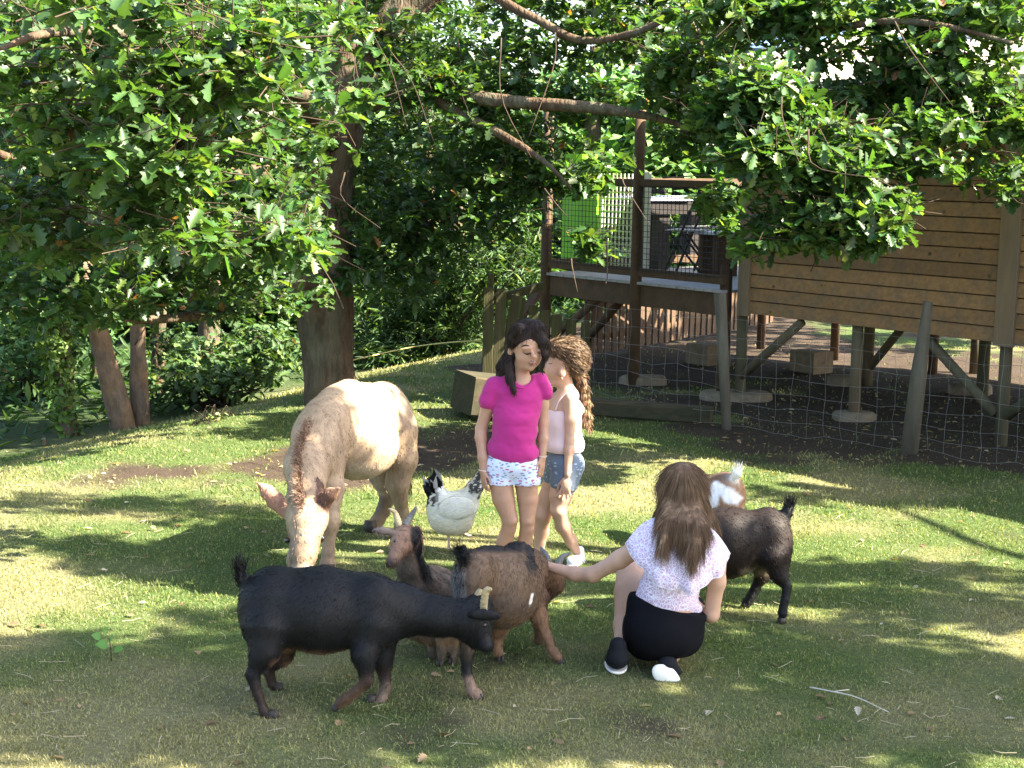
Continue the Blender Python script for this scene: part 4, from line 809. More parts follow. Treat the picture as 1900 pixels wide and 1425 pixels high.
B.chain([(712, 1170, 5.82, 36), (710, 1222, 5.8, 19), (716, 1272, 5.78, 12)], .04).chain([(716, 1274, 5.78, 10.5), (706, 1298, 5.76, 9), (696, 1310, 5.75, 10)], .01, GT)
B.chain([(462, 1094, Yc, 17), (448, 1070, Yc, 11), (443, 1048, Yc, 7)], .02)
def paint(V, N, c):
    z = V[:, 2]; zb = P(600, 1205, Yc)[2]; x = V[:, 0]; xa = P(515, 1200, Yc)[0]; xb = P(672, 1200, Yc)[0]
    m = smooth(zb+.05, zb-.01, z+(fbm(V*30, 5)-.5)*.03)*smooth(xa-.02, xa+.03, x)*smooth(xb+.04, xb-.02, x)*smooth(-.25, -.6, N[:, 2]); m = m[:, None]
    c = c*(1-m)+TAN*1.2*m; lo = smooth(.17, .08, z)*(fbm(V*14, 12)*.9+.05); return c*(1-lo[:, None]*.4)+TAN*.8*lo[:, None]*.4
body, _ = finish(B, t, 'body', .0085, BLK, 42000, .014, flowdir((-.75, 0, -.65)), wob=lumps(.012), paint=paint, width=.0017, lift=.22, cj=.6)
for c, r, f in (((508, 1340, 5.56), .018, (1, -.3)), ((517, 1284, 5.87), .016, (1, -.2)), ((689, 1314, 5.75), .018, (-1, -.3))): hoof(c, r, t, f)
b = Body(); b.cap((632, 1304, 5.6, 8), (621, 1314, 5.6, 7), .01); V, Q = b.net(.005); mk('hoof', V, Q, m_hoof, t)
horn([(897, 1134, Yc-.07, 7.5), (899, 1112, Yc-.08, 7), (903, 1095, Yc-.09, 6), (912, 1093, Yc-.1, 3)], t); horn([(884, 1118, Yc, 7), (887, 1104, Yc, 7), (892, 1094, Yc, 5.5)], t); eye(B, 899, 1160, 5.4, 6, .008, t)
def tuft(name, root, tip, n, L, w, col, parent, spread=.35, droop=.3, rr=.012, Yj=0):
    a = P(*root); b_ = P(*tip); tt = rng.random((n, 1)); p = a+(b_-a)*tt*.8+rng.normal(size=(n, 3))*rr; d = nrm(b_-a)+rng.normal(size=(n, 3))*spread; d /= np.linalg.norm(d, axis=1)[:, None]
    return strands(p, d, L*rng.uniform(.6, 1.2, n), w, np.asarray(col)*rng.uniform(.6, 1.6, (n, 1)), 3, droop, .08, name, m_hair, parent)
tuft('tail_hair', (448, 1085, Yc), (442, 1040, Yc), 420, .05, .003, BLK, t, .3, 0)

# ---- small grizzled goat looking back ----------------------------------------
GRZ = np.array([.105, .078, .058]); RED = np.array([.20, .115, .075]); 
t = thing('goat', G(815, 1245), 'grizzled brown goat raising its horned head between the black goat and the hen', 'goat', 'dwarf goats grazing round the girls')
B = Body(); Ys = 6.4
B.cap((800, 1108, Ys, 60), (838, 1128, Ys+.05, 60), .05).ell((795, 1120, Ys-.03), (62, .13, 66), 25, .05).ell((775, 1095, Ys-.1), (42, .10, 44), 30, .05).ell((810, 1160, Ys-.05), (58, .12, 38), 0, .05)
B.chain([(775, 1085, Ys-.1, 36), (762, 1050, Ys-.16, 25), (758, 1020, Ys-.2, 22)], .04)
B.ell((752, 1000, Ys-.23), (26, .055, 27), 10, .02, RED).cap((743, 1010, Ys-.27, 21), (729, 1040, Ys-.33, 12), .02, RED).ell((727, 1044, Ys-.34), (12, .022, 10), 10, .01, BLK*1.5)
B.ell((712, 985, Ys-.26), (24, .012, 8), 6, .01, np.array([.16, .12, .10])).ell((776, 1004, Ys-.2), (9, .02, 30), -6, .01, np.array([.34, .16, .11]))
for x0, x1, x2, Y in ((800, 803, 802, 6.28), (822, 820, 817, 6.2), (846, 842, 839, 6.22), (858, 862, 860, 6.5)): B.chain([(x0, 1165, Y, 20), (x1, 1205, Y, 10), (x2, 1238, Y, 7.5), (x2-1, 1248, Y, 8)], .02, GRZ*.9)
B.chain([(866, 1085, Ys+.15, 12), (872, 1072, Ys+.15, 8)], .02, BLK)
def paint(V, N, c):
    px_, py_ = pix(V); ln = 748+(py_-960)*.25; m = smooth(15, 7, np.abs(px_-(772+np.clip(py_-1000, 0, 140)*.28)))*smooth(960, 985, py_)*smooth(1110, 1070, py_)*smooth(-.1, .25, -N[:, 1]+N[:, 2]*.6)
    n = fbm(V*60, 3); c = c*(.7+.7*n[:, None]); c = c*(1-m[:, None])+BLK*m[:, None]; lo = smooth(1215, 1235, py_)[:, None]*.6; c = c*(1-lo)+BLK*2*lo; bel = smooth(1175, 1190, py_)*smooth(1205, 1195, py_); return c*(1-bel[:, None]*.6)+np.array([.20, .12, .06])*bel[:, None]*.6
body, _ = finish(B, t, 'body', .0085, GRZ, 16000, .02, flowdir((.5, .3, -.8)), wob=lumps(.012), paint=paint, lift=.25)
horn([(742, 978, Ys-.22, 7), (737, 962, Ys-.2, 6), (732, 950, Ys-.19, 4.5), (722, 944, Ys-.2, 2.5)], t, m_horn); horn([(752, 976, Ys-.22, 7.5), (761, 960, Ys-.2, 6), (769, 947, Ys-.2, 4), (772, 941, Ys-.2, 3)], t, m_horng); eye(B, 733, 1004, 5.9, 6.6, .008, t)
for c in ((801, 1246, 6.28), (816, 1254, 6.2), (838, 1252, 6.22)): hoof(c, .016, t, (-.3, -1))

# ---- large brown goat being stroked ------------------------------------------
BRN = np.array([.105, .066, .040]); DBR = np.array([.07, .05, .04]); RUS = np.array([.17, .095, .055])
t = thing('goat', G(960, 1250), 'big bellied brown goat with black back stripe, stroked by the crouching girl', 'goat', 'dwarf goats grazing round the girls')
B = Body(); Yb_ = 6.2
B.cap((905, 1072, Yb_-.08, 62), (942, 1090, Yb_, 70), .05, BRN).ell((925, 1092, Yb_-.05), (72, .17, 76), 20, .05, BRN).ell((955, 1062, Yb_+.12), (46, .12, 52), 15, .05, BRN).ell((880, 1062, Yb_-.2), (42, .11, 46), 10, .05, BRN)
B.cap((968, 1030, Yb_+.15, 20), (985, 1045, Yb_+.2, 30), .04, BRN).ell((985, 1085, Yb_+.12), (28, .07, 58), -6, .04, RUS)
B.ell((958, 1022, Yb_+.14), (22, .06, 14), 0, .04, BLK*2)
B.cap((990, 1060, Yb_+.22, 30), (1014, 1066, Yb_+.32, 24), .04, RUS).cap((1012, 1066, Yb_+.32, 24), (1024, 1078, Yb_+.36, 21), .03, RUS)
B.ell((1028, 1080, Yb_+.36), (20, .06, 22), -10, .02, RUS).cap((1026, 1088, Yb_+.36, 17), (1014, 1113, Yb_+.36, 10), .02, RUS*.8).ell((1040, 1058, Yb_+.40), (13, .012, 7), 40, .01, DBR).ell((1006, 1060, Yb_+.3), (16, .012, 7), -30, .01, DBR)
B.chain([(870, 1085, Yb_-.24, 34), (868, 1150, Yb_-.3, 26), (866, 1215, Yb_-.36, 12.5)], .04, BRN*.6).chain([(866, 1215, Yb_-.36, 12.5), (867, 1250, Yb_-.38, 9), (876, 1282, Yb_-.40, 9), (886, 1290, Yb_-.4, 10)], .012, BLK)
B.chain([(935, 1120, Yb_-.0, 30), (926, 1165, Yb_+.05, 17), (922, 1190, Yb_+.06, 9.5), (923, 1208, Yb_+.06, 9), (927, 1212, Yb_+.06, 9)], .03, RUS)
B.chain([(988, 1105, Yb_+.08, 25), (1000, 1145, Yb_+.07, 15), (1014, 1178, Yb_+.06, 9.5)], .03, RUS).chain([(1014, 1180, Yb_+.06, 10), (1023, 1205, Yb_+.05, 8), (1036, 1220, Yb_+.04, 9)], .01, RUS)
B.chain([(1002, 1110, Yb_+.26, 20), (1000, 1150, Yb_+.3, 11), (998, 1195, Yb_+.32, 8)], .03, RUS*.7)
B.chain([(866, 1042, Yb_-.26, 12), (858, 1024, Yb_-.28, 9), (858, 1016, Yb_-.28, 5)], .02, BLK)
def paint(V, N, c):
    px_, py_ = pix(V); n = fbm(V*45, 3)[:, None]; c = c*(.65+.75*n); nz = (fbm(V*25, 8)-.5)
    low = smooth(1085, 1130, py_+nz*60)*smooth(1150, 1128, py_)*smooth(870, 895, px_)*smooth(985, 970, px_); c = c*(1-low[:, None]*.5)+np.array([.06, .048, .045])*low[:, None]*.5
    st = smooth(.60, .85, N[:, 2]+nz*.3)*smooth(1030, 1018, py_)*smooth(990, 960, px_); c = c*(1-st[:, None]*.92)+BLK*st[:, None]*.92
    sh = smooth(11, 5, np.abs(px_-(984+(py_-1020)*.10)+nz*14))*smooth(1076, 1050, py_)*smooth(1006, 1016, py_); c = c*(1-sh[:, None]*.85)+BLK*2*sh[:, None]*.85
    wh = smooth(3.0, 1.6, np.abs(px_-(988-(py_-1102)*.22)))*smooth(1099, 1103, py_)*smooth(1124, 1119, py_); c = c*(1-wh[:, None])+np.array([.75, .72, .68])*wh[:, None]
    ru = smooth(870, 858, px_+nz*8)*smooth(1045, 1065, py_)*smooth(1125, 1100, py_); c = c*(1-ru[:, None]*.5)+np.array([.22, .21, .20])*ru[:, None]*.5
    ft = smooth(1246, 1262, py_+nz*10)*smooth(850, 860, px_)*smooth(905, 895, px_); return c*(1-ft[:, None])+np.array([.20, .13, .095])*ft[:, None]
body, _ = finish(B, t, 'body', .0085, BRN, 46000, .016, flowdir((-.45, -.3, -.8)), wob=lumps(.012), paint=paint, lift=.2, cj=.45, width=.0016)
for c, f in (((889, 1296, Yb_-.40), (.8, -.5)), ((928, 1218, Yb_+.06), (.3, -1)), ((1040, 1226, Yb_+.04), (.9, -.4))): hoof(c, .018, t, f)
horn([(1020, 1060, Yb_+.34, 7), (1017, 1042, Yb_+.36, 7), (1012, 1028, Yb_+.39, 5.5), (1003, 1016, Yb_+.42, 3)], t, m_horng); horn([(1032, 1062, Yb_+.38, 7), (1036, 1046, Yb_+.41, 7.5), (1044, 1034, Yb_+.45, 6), (1058, 1026, Yb_+.5, 2.5)], t, m_horng)
tuft('tail_hair', (866, 1048, Yb_-.26), (850, 1015, Yb_-.30), 340, .05, .003, BLK, t, .4, .3); tuft('beard', (992, 1120, Yb_+.2), (993, 1148, Yb_+.2), 120, .05, .003, BLK*3, t, .2, .3); tuft('rump_hair', (862, 1035, Yb_-.26), (852, 1100, Yb_-.30), 300, .04, .003, BLK*1.5, t, .3, .3, .014)
# ---- dark brown goat at right -------------------------------------------------
CHO = np.array([.010, .0055, .004])
t = thing('goat', G(1420, 1130), 'dark chocolate brown goat with tail up, right of the crouching girl', 'goat', 'dwarf goats grazing round the girls')
B = Body(); Yd = 7.05
B.cap((1420, 992, Yd, 44), (1350, 1000, Yd, 60), .05).cap((1350, 1006, Yd, 62), (1290, 1000, Yd, 52), .05).ell((1428, 985, Yd), (38, .10, 46), -15, .05).ell((1440, 1015, Yd-.06), (30, .06, 50), -6, .05, CHO*1.3).ell((1350, 1030, Yd), (60, .13, 42), 0, .05)
B.chain([(1290, 990, Yd, 40), (1250, 1010, Yd+.02, 26), (1225, 1050, Yd+.02, 20)], .04).cap((1222, 1055, Yd, 20), (1212, 1085, Yd, 11), .02)
B.chain([(1436, 1035, Yd-.08, 30), (1446, 1068, Yd-.1, 16), (1460, 1088, Yd-.12, 9.5)], .035).chain([(1460, 1089, Yd-.12, 9.5), (1456, 1115, Yd-.14, 7.5), (1452, 1138, Yd-.15, 9)], .01, BLK)
B.chain([(1412, 1040, Yd+.08, 26), (1414, 1068, Yd+.1, 13), (1402, 1090, Yd+.1, 9)], .035, CHO*.8).chain([(1402, 1090, Yd+.1, 9), (1394, 1106, Yd+.1, 8), (1386, 1117, Yd+.1, 9)], .01, BLK)
for x, Y in ((1290, Yd-.1), (1272, Yd+.08)): B.chain([(x+8, 1030, Y, 24), (x, 1075, Y, 12), (x-2, 1110, Y, 8), (x-4, 1132, Y, 9)], .03, BLK)
B.chain([(1450, 968, Yd, 13), (1460, 950, Yd, 10), (1466, 938, Yd, 7)], .02, BLK)
def paint(V, N, c):
    px_, py_ = pix(V); b_ = smooth(1050, 1062, py_)*smooth(1075, 1066, py_)*smooth(1365, 1385, px_)*smooth(1430, 1418, px_); c = c*(1-b_[:, None]*.6)+np.array([.20, .15, .10])*b_[:, None]*.6; return c*(.7+.6*fbm(V*40, 3)[:, None])
finish(B, t, 'body', .009, CHO, 16000, .015, flowdir((.7, 0, -.7)), wob=lumps(.012), paint=paint, lift=.18)
for c, f in (((1451, 1145, Yd-.15), (-.8, -.4)), ((1383, 1122, Yd+.1), (-.8, -.5))): hoof(c, .018, t, f)
tuft('tail_hair', (1456, 965, Yd), (1468, 928, Yd), 420, .055, .003, BLK, t, .22, -.1)
# ---- brown and white goat behind -----------------------------------------------
t = thing('goat', G(1345, 1050), 'brown goat with a white side patch and white tail, half hidden behind the dark goat', 'goat', 'dwarf goats grazing round the girls'); LB = np.array([.26, .145, .08])
B = Body(); Yw = 7.85
B.cap((1345, 916, Yw, 40), (1310, 925, Yw+.25, 46), .05).ell((1344, 930, Yw), (36, .12, 52), 0, .05).ell((1310, 940, Yw+.2), (44, .14, 52), 0, .05).chain([(1300, 920, Yw+.45, 36), (1275, 905, Yw+.6, 24), (1262, 890, Yw+.7, 20)], .04)
for x, Y in ((1366, Yw-.06), (1335, Yw+.02), (1300, Yw+.45), (1275, Yw+.5)): B.chain([(x-6, 960, Y, 26), (x, 1000, Y, 12), (x, 1030, Y, 8), (x, 1052, Y, 8)], .03)
B.chain([(1360, 888, Yw-.05, 9), (1368, 878, Yw-.08, 8), (1370, 870, Yw-.08, 5)], .02, np.array([.8, .76, .66]))
def paint(V, N, c):
    px_, py_ = pix(V); nz = (fbm(V*22, 9, 3)-.5)*16; dk = smooth(.3, .8, N[:, 2])*smooth(905, 880, py_); c = c*(1-dk[:, None]*.7)+np.array([.05, .04, .035])*dk[:, None]*.7
    a = smooth(1, -1, (np.abs((px_-1348)*.80+(py_-912)*.5+nz*.5)-30)/4)*smooth(1, -1, (np.abs((py_-915)-(px_-1345)*.55+nz)-13)/4); b_ = smooth(1, -1, (np.hypot((px_-1324)/10, (py_-924)/19)-1)*3)
    w_ = np.maximum(a, b_)[:, None]; tail = smooth(884, 878, py_)*smooth(1358, 1363, px_); c = c*(1-w_)+np.array([.78, .75, .72])*w_; return c*(1-tail[:, None])+np.array([.8, .76, .66])*tail[:, None]
finish(B, t, 'body', .010, LB, 12000, .016, flowdir((.3, -.4, -.8)), wob=lumps(.012), paint=paint, lift=.22)
tuft('tail_hair', (1364, 885, Yw-.08), (1370, 866, Yw-.08), 160, .035, .003, (.8, .76, .66), t, .3, 0)

# ---- donkey -----------------------------------------------------------------------
DK = np.array([.34, .24, .155]); 
t = thing('donkey', G(650, 1030), 'pale sandy donkey grazing with lowered head left of the girls', 'donkey')
B = Body()
B.cap((708, 778, 8.45, 52), (650, 812, 8.1, 66), .08).cap((650, 812, 8.1, 66), (600, 815, 7.85, 52), .08).ell((668, 822, 8.15), (76, .22, 66), 15, .08).ell((706, 768, 8.42), (54, .18, 65), 5, .10).ell((728, 800, 8.4), (36, .13, 62), -4, .06)
B.ell((600, 800, 7.8), (50, .17, 68), 20, .08).ell((628, 752, 8.0), (40, .12, 36), 25, .10).ell((672, 752, 8.25), (60, .14, 44), 14, .10).cap((600, 770, 7.85, 34), (650, 735, 8.1, 34), .08)
B.ell((596, 850, 7.72), (46, .15, 50), 0, .06)
B.cap((590, 810, 7.75, 48), (570, 865, 7.52, 42), .07).cap((570, 865, 7.52, 42), (571, 922, 7.32, 34), .06)
B.ell((570, 955, 7.22), (44, .10, 36), 0, .05, DK*.95).cap((570, 975, 7.18, 36), (563, 1030, 7.12, 27), .04, DK*.8).cap((563, 1030, 7.12, 25), (560, 1064, 7.08, 20), .03, DK*.75).ell((560, 1068, 7.06), (23, .06, 15), 0, .03, DK*1.2)
B.chain([(530, 955, 7.24, 10), (512, 929, 7.24, 17), (495, 911, 7.22, 14), (476, 895, 7.2, 4)], .015, np.array([.42, .22, .15]), flat=.6).chain([(583, 952, 7.22, 10), (600, 930, 7.2, 17), (613, 917, 7.18, 14), (630, 904, 7.16, 4)], .015, np.array([.42, .22, .15]), flat=.6)
B.chain([(516, 928, 7.17, 5), (498, 914, 7.15, 5.5), (488, 906, 7.15, 2)], .008, op='s').chain([(592, 940, 7.14, 5), (606, 926, 7.12, 7), (618, 915, 7.11, 3)], .008, op='s')
B.chain([(606, 855, 7.72, 34), (616, 905, 7.66, 22), (614, 960, 7.62, 17)], .05).ell((613, 968, 7.62), (18, .05, 20), 0, .02).chain([(613, 970, 7.62, 15), (609, 1020, 7.62, 12), (608, 1050, 7.62, 15), (607, 1064, 7.6, 15)], .02, DK*.85)
B.chain([(560, 860, 7.62, 30), (548, 930, 7.55, 18), (546, 975, 7.5, 13), (543, 1040, 7.48, 10), (541, 1074, 7.48, 12)], .05, DK*.8)
B.chain([(738, 800, 8.36, 40), (745, 852, 8.36, 30), (738, 895, 8.36, 22), (742, 925, 8.38, 17)], .05, DK*.8).chain([(742, 920, 8.38, 15), (746, 950, 8.4, 12), (745, 975, 8.4, 13), (743, 990, 8.4, 14)], .02, DK*.62)
B.chain([(700, 840, 8.55, 42), (716, 885, 8.6, 28), (722, 915, 8.62, 18)], .05, DK*.6).chain([(720, 918, 8.62, 16), (710, 950, 8.62, 13), (700, 968, 8.6, 13), (690, 978, 8.58, 14)], .02, DK*.45)
B.chain([(756, 800, 8.42, 9), (757, 850, 8.44, 7), (755, 880, 8.44, 5)], .02, DK*.8)
def paint(V, N, c):
    px_, py_ = pix(V); n = (fbm(V*8, 3)-.5)[:, None]; c = c*(1+n*.5); bel = (smooth(-.2, -.7, N[:, 2])*smooth(620, 660, px_)*smooth(740, 700, px_)*smooth(850, 870, py_))[:, None]; c = c*(1-bel*.5)+np.array([.62, .50, .40])*bel*.5
    cr = smooth(4, 1.5, np.abs(px_-(628+(py_-770)*.14-38*smooth(800, 740, py_))))*smooth(740, 760, py_)*smooth(900, 860, py_)*(V[:, 1] < 8.2); c = c*(1-cr[:, None]*.45)+np.array([.22, .13, .10])*cr[:, None]*.45
    f = (smooth(1, 0, np.hypot((px_-561)/26, (py_-1012)/14)-.4)*smooth(960, 990, py_))[:, None]*.35; c = c*(1-f)+np.array([.25, .16, .13])*f
    mz = smooth(1040, 1060, py_)*(V[:, 1] < 7.3); c = c*(1-mz[:, None]*.5)+np.array([.55, .47, .40])*mz[:, None]*.5
    face_shade = smooth(990, 1015, py_)*(V[:, 1] < 7.35); c = c*(1-face_shade[:, None]*.35); ei = (py_ < 952)*(py_ > 900)*((px_ > 590)*(px_ < 622)*(np.abs((py_-940)+(px_-592)*1.0) < 5)+0); re_ = ((px_ > 586)*(py_ < 952)*(V[:, 1] < 7.35)*smooth(-.2, .1, -N[:, 1]))[:, None]; c = c*(1-re_)+np.array([.10, .055, .038])*re_; le_ = ((px_ < 526)*(py_ < 950)*(V[:, 1] < 7.35))[:, None]*.75; c = c*(1-le_)+np.array([.26, .14, .10])*le_  # lower face darkened: leaf shade painted into the coat; then ear colours
    for ex in (534, 597):
        es = smooth(1.2, .4, np.hypot((px_-ex)/12, (py_-1000)/13))[:, None]*.6*(V[:, 1:2] < 7.4); c = c*(1-es)+np.array([.10, .06, .045])*es
    return c
finish(B, t, 'body', .012, DK, 30000, .014, flowdir((.3, .2, -.9)), wob=lumps(.014, 5), paint=paint, lift=.15, width=.003, cj=.12)
mpts = spline(np.array([P(612, 745, 7.88), P(578, 780, 7.66), P(556, 830, 7.42), P(556, 890, 7.20), P(560, 935, 7.10)]), 60); n = 2600; i = rng.integers(0, 60, n); pm = mpts[i]+rng.normal(size=(n, 3))*[.008, .012, .01]+[0, 0.02, -.015]; dm = np.array([-.35, -.55, .55])+rng.normal(size=(n, 3))*.3
strands(pm, dm/np.linalg.norm(dm, axis=1)[:, None], .05*rng.uniform(.6, 1.2, n), .004, np.array([.26, .165, .115])*rng.uniform(.5, 1.5, (n, 1)), 2, .3, 0, 'mane', m_hair, t)
n = 300; tt = rng.random((n, 1)); a = P(757, 850, 8.44); b_ = P(755, 905, 8.44); strands(a+(b_-a)*tt+rng.normal(size=(n, 3))*.012, np.tile([0, 0, -1.], (n, 1))+rng.normal(size=(n, 3))*.08, .12*rng.uniform(.5, 1, n), .004, BLK*1.5*np.ones((n, 1)), 3, .2, 0, 'tail_hair', m_hair, t)
def dhoof(c, r):
    p = P(*c); z = float(terrain(p[0], p[1])); MB().tube([[p[0], p[1], z-.004], [p[0], p[1]+.01, max(p[2], z+.06)]], [r, r*.8], 14).build('hoof', m_hoof, t, True)
dhoof((607, 1068, 7.58), .045); dhoof((541, 1078, 7.46), .042); dhoof((743, 992, 8.4), .042); dhoof((687, 982, 8.56), .042)
eye(B, 533, 1003, 6.9, 7.4, .014, t); eye(B, 597, 1000, 6.9, 7.4, .014, t)

# ---- hen -----------------------------------------------------------------------------
WHT = np.array([.80, .79, .74]); CRM = np.array([.72, .66, .52])
t = thing('hen', G(835, 1018), 'white hen with black laced neck and black tail behind the goats', 'hen')
B = Body(); Yh = 8.1
B.ell((838, 945), (44, .10, 36), -8, .03, WHT) if False else B.ell((840, 945, Yh), (46, .10, 34), -8, .03, WHT)
B.ell((826, 966, Yh), (34, .085, 26), 25, .03, CRM).cap((866, 930, Yh, 24), (881, 905, Yh-.02, 15), .03, WHT).cap((881, 905, Yh-.02, 14), (888, 893, Yh-.02, 11), .02, WHT).ell((892, 886, Yh-.02), (11, .028, 10), 0, .01, WHT).ell((853, 968, Yh), (26, .07, 24), -10, .03, CRM)
B.ell((812, 930, Yh), (20, .06, 30), 8, .03, WHT).ell((847, 942, Yh-.085), (34, .03, 21), -6, .008, WHT)
def paint(V, N, c):
    px_, py_ = pix(V); n = fbm(V*np.array([60, 60, 40.]), 3, 3); nk = smooth(856, 868, px_)*smooth(938, 922, py_)*(px_ > 850)*smooth(2, -6, (py_-895)-(px_-850)*.9)
    lace = smooth(.38, .52, n)*nk; c = c*(1-lace[:, None]*.93)+BLK*2*lace[:, None]*.93; tl = smooth(822, 806, px_)*smooth(950, 935, py_)*smooth(.46, .54, n); c = c*(1-tl[:, None]*.9)+BLK*tl[:, None]*.9; return c
body, colh = finish(B, t, 'body', .0065, WHT, 0, .02, None, m=M('feather', (.1, .1, .1), .7, .08, 40, .003, 150, attr=True), wob=lumps(.006, 20), paint=paint)
tf = (leaf_two()[0]*[1, .5, 1], leaf_two()[1]); n = 3600; i = rng.choice(len(B.V), n); pos = B.V[i]; N_ = B.N[i]; fl = np.tile(nrm([-.75, 0, -.25]), (n, 1)); fl = fl-N_*(fl*N_).sum(1)[:, None]; fl /= np.linalg.norm(fl, axis=1)[:, None]+1e-9
V, F = place(tf, pos-fl*.01+N_*.001, fl+N_*.10, N_+unit(n)*.15, rng.uniform(.014, .028, n)); tag(mk('feathers', V, F, M('feather_small', (.1, .1, .1), .7, .05, 40, attr=True, trans=.1), body, col=np.repeat(colh[i]*rng.uniform(.9, 1.08, (n, 1)), 4, 0)), None, kind='stuff')
n = 46; k = rng.random(n); root = P(812, 925, Yh)+rng.normal(size=(n, 3))*[.008, .02, .02]; tipd = np.array([P(808-18*(1-q), 888+30*(1-q), Yh)-P(814, 940, Yh) for q in k])+rng.normal(size=(n, 3))*.012; L = np.linalg.norm(tipd, axis=1); V, F = place((leaf_simple()[0]*[1, .75, 1], leaf_simple()[1]), root, tipd/L[:, None], unit(n)*[.4, 1, .2], L*rng.uniform(.75, 1.1, n)); cc = np.where(rng.random((n, 1)) < .8, 1, 0)*BLK+np.where(rng.random((n, 1)) < .25, 1, 0)*WHT*.4; mk('tail_feathers', V, F, m_hair, t, col=np.repeat(cc, 6, 0))
m_hleg = M('hen_leg', (.50, .38, .28), .6, .2, 40)
def leg3(name, pts, r, foot, parent):
    b = MB(); b.tube(np.array([P(*p) for p in pts]), r, 6); f = P(*foot)
    for a in (-.6, 0, .6, 3.1): b.tube([f, f+[math.sin(a)*.012*2.6, -.03*math.cos(a), -.004]], [.005, .003], 5)
    return b.build(name, m_hleg, parent, True)
leg3('leg', [(833, 982, Yh), (832, 1000, Yh), (833, 1014, Yh-.02)], [.012, .0065, .0065], (833, 1015, Yh-.02), t); leg3('leg', [(852, 985, Yh+.04), (861, 990, Yh+.05), (872, 994, Yh+.05)], [.010, .006, .006], (873, 994, Yh+.05), t)
m_comb = M('comb', (.50, .03, .025), .6); b = Body(); b.ell((895, 875, Yh-.02), (8, .006, 5), 0).ell((897, 896, Yh-.02), (4, .006, 6), 0); V, Q = b.net(.003); mk('comb', V, Q, m_comb, t); MB().tube([P(902, 886, Yh-.02), P(909, 889, Yh-.02)], [.008, .001], 6).build('beak', m_horn, t, True)
# ================================================================== PEOPLE
SK = np.array([.46, .255, .165]); SK2 = np.array([.52, .31, .21])
m_skin = M('skin', (.1, .1, .1), .5, .07, 25, .0006, 220, attr=True, sss=.12, spec=.35)
def hand(B, wr, d, pn, L, side=1, curl=.6, col=None, spread=.12, rk=.0035):
    """wr wrist, d along the hand, pn palm normal, L hand length, side: thumb side sign. palm, four bent fingers, thumb"""
    d = nrm(d); pn = nrm(pn-np.dot(pn, d)*d); s = np.cross(pn, d)*side; R = np.array([s, pn, d]); wr = np.asarray(wr, float)
    B.ellw(wr+d*.27*L, np.array([.215, .085, .29])*L, R, .012, col)
    for q, (o, ln) in enumerate(((.155, .42), (.055, .47), (-.05, .44), (-.145, .35))):
        a = wr+d*.48*L+s*o*L; fd = nrm(d+s*(o*spread*8)); c1 = nrm(fd+pn*curl*.35); c2 = nrm(fd+pn*curl*.9); c3 = nrm(fd*.8+pn*curl*1.5)
        b_ = a+c1*ln*L*.48; c_ = b_+c2*ln*L*.32; e = c_+c3*ln*L*.24; r = .046*L
        B.capw(a-fd*.12*L, b_, r*1.1, r, rk*1.6, col).capw(b_, c_, r, r*.88, .002, col).capw(c_, e, r*.88, r*.7, .002, col)
    a = wr+d*.12*L+s*.13*L; b_ = a+nrm(d*.75+s*.55+pn*.25)*.27*L; e = b_+nrm(d*.95+s*.15+pn*.3)*.23*L; B.capw(a, b_, .062*L, .05*L, .008, col).capw(b_, e, .05*L, .038*L, .002, col)
def line(name, B, pts, Y0, Y1, r, m, parent, off=.001, n=10):
    q = np.array([B.hit(a, b_, Y0, Y1) for a, b_ in pts])-FW*off; q = spline(q, n); rr = np.sin(np.linspace(.25, math.pi-.25, n))*r; return MB().tube(q, rr, 6).build(name, m, parent, True)
m_brow = M('brow_hair', (.03, .018, .012), .8); m_lip = M('lip', (.42, .14, .12), .45); m_lash = M('eyelash', (.015, .01, .008), .8); m_pearl = M('earring', (.8, .6, .35), .2, spec=1); m_white = M('bracelet', (.8, .78, .74), .6)
def cloth(name, Bc, h, m, parent, col=None, wr=.006, ws=14, sd=3, thick=None, stretch=(1, 1, .6)):
    V, Q = Bc.net(h, lambda X: (fbm(X*np.array(stretch)*ws, sd, 3)-.5)*wr); return mk(name, V, Q, m, parent)
def clothmat(name, col, bump=.0015, sc=260, rough=.85, var=.08):
    return M(name, col, rough, var, 9, bump, sc, sheen=.15, spec=.2)
def hairset(B, parent, base, n, length, flow, h=.006, width=.0035, name='hair', lift=.06, droop=.25, cj=.35, wave=0, segs=4, wob=.006, hi=None):
    V, Q = B.net(h, lambda X: (fbm(X*np.array([60, 60, 9.]), 4, 2)-.5)*wob); st = fbm(V*np.array([90, 90, 8.]), 6, 2)[:, None]; col = np.asarray(base)*(.55+.9*st)
    if hi is not None: k = smooth(.55, .72, fbm(V*np.array([70, 70, 5.]), 16, 2))[:, None]; col = col*(1-k)+np.asarray(hi)*k
    o = mk(name, V, Q, m_hairp, parent, col=col); f = furcoat(B, col, n, length, flow, m_hairp, o, width=width, lift=lift, droop=droop, name='strands', cj=cj, segs=segs, jit=.1, wave=wave); tag(f, None, kind='stuff'); return o
m_hairp = M('head_hair', (.1, .1, .1), .6, .15, 40, attr=True, spec=.2)

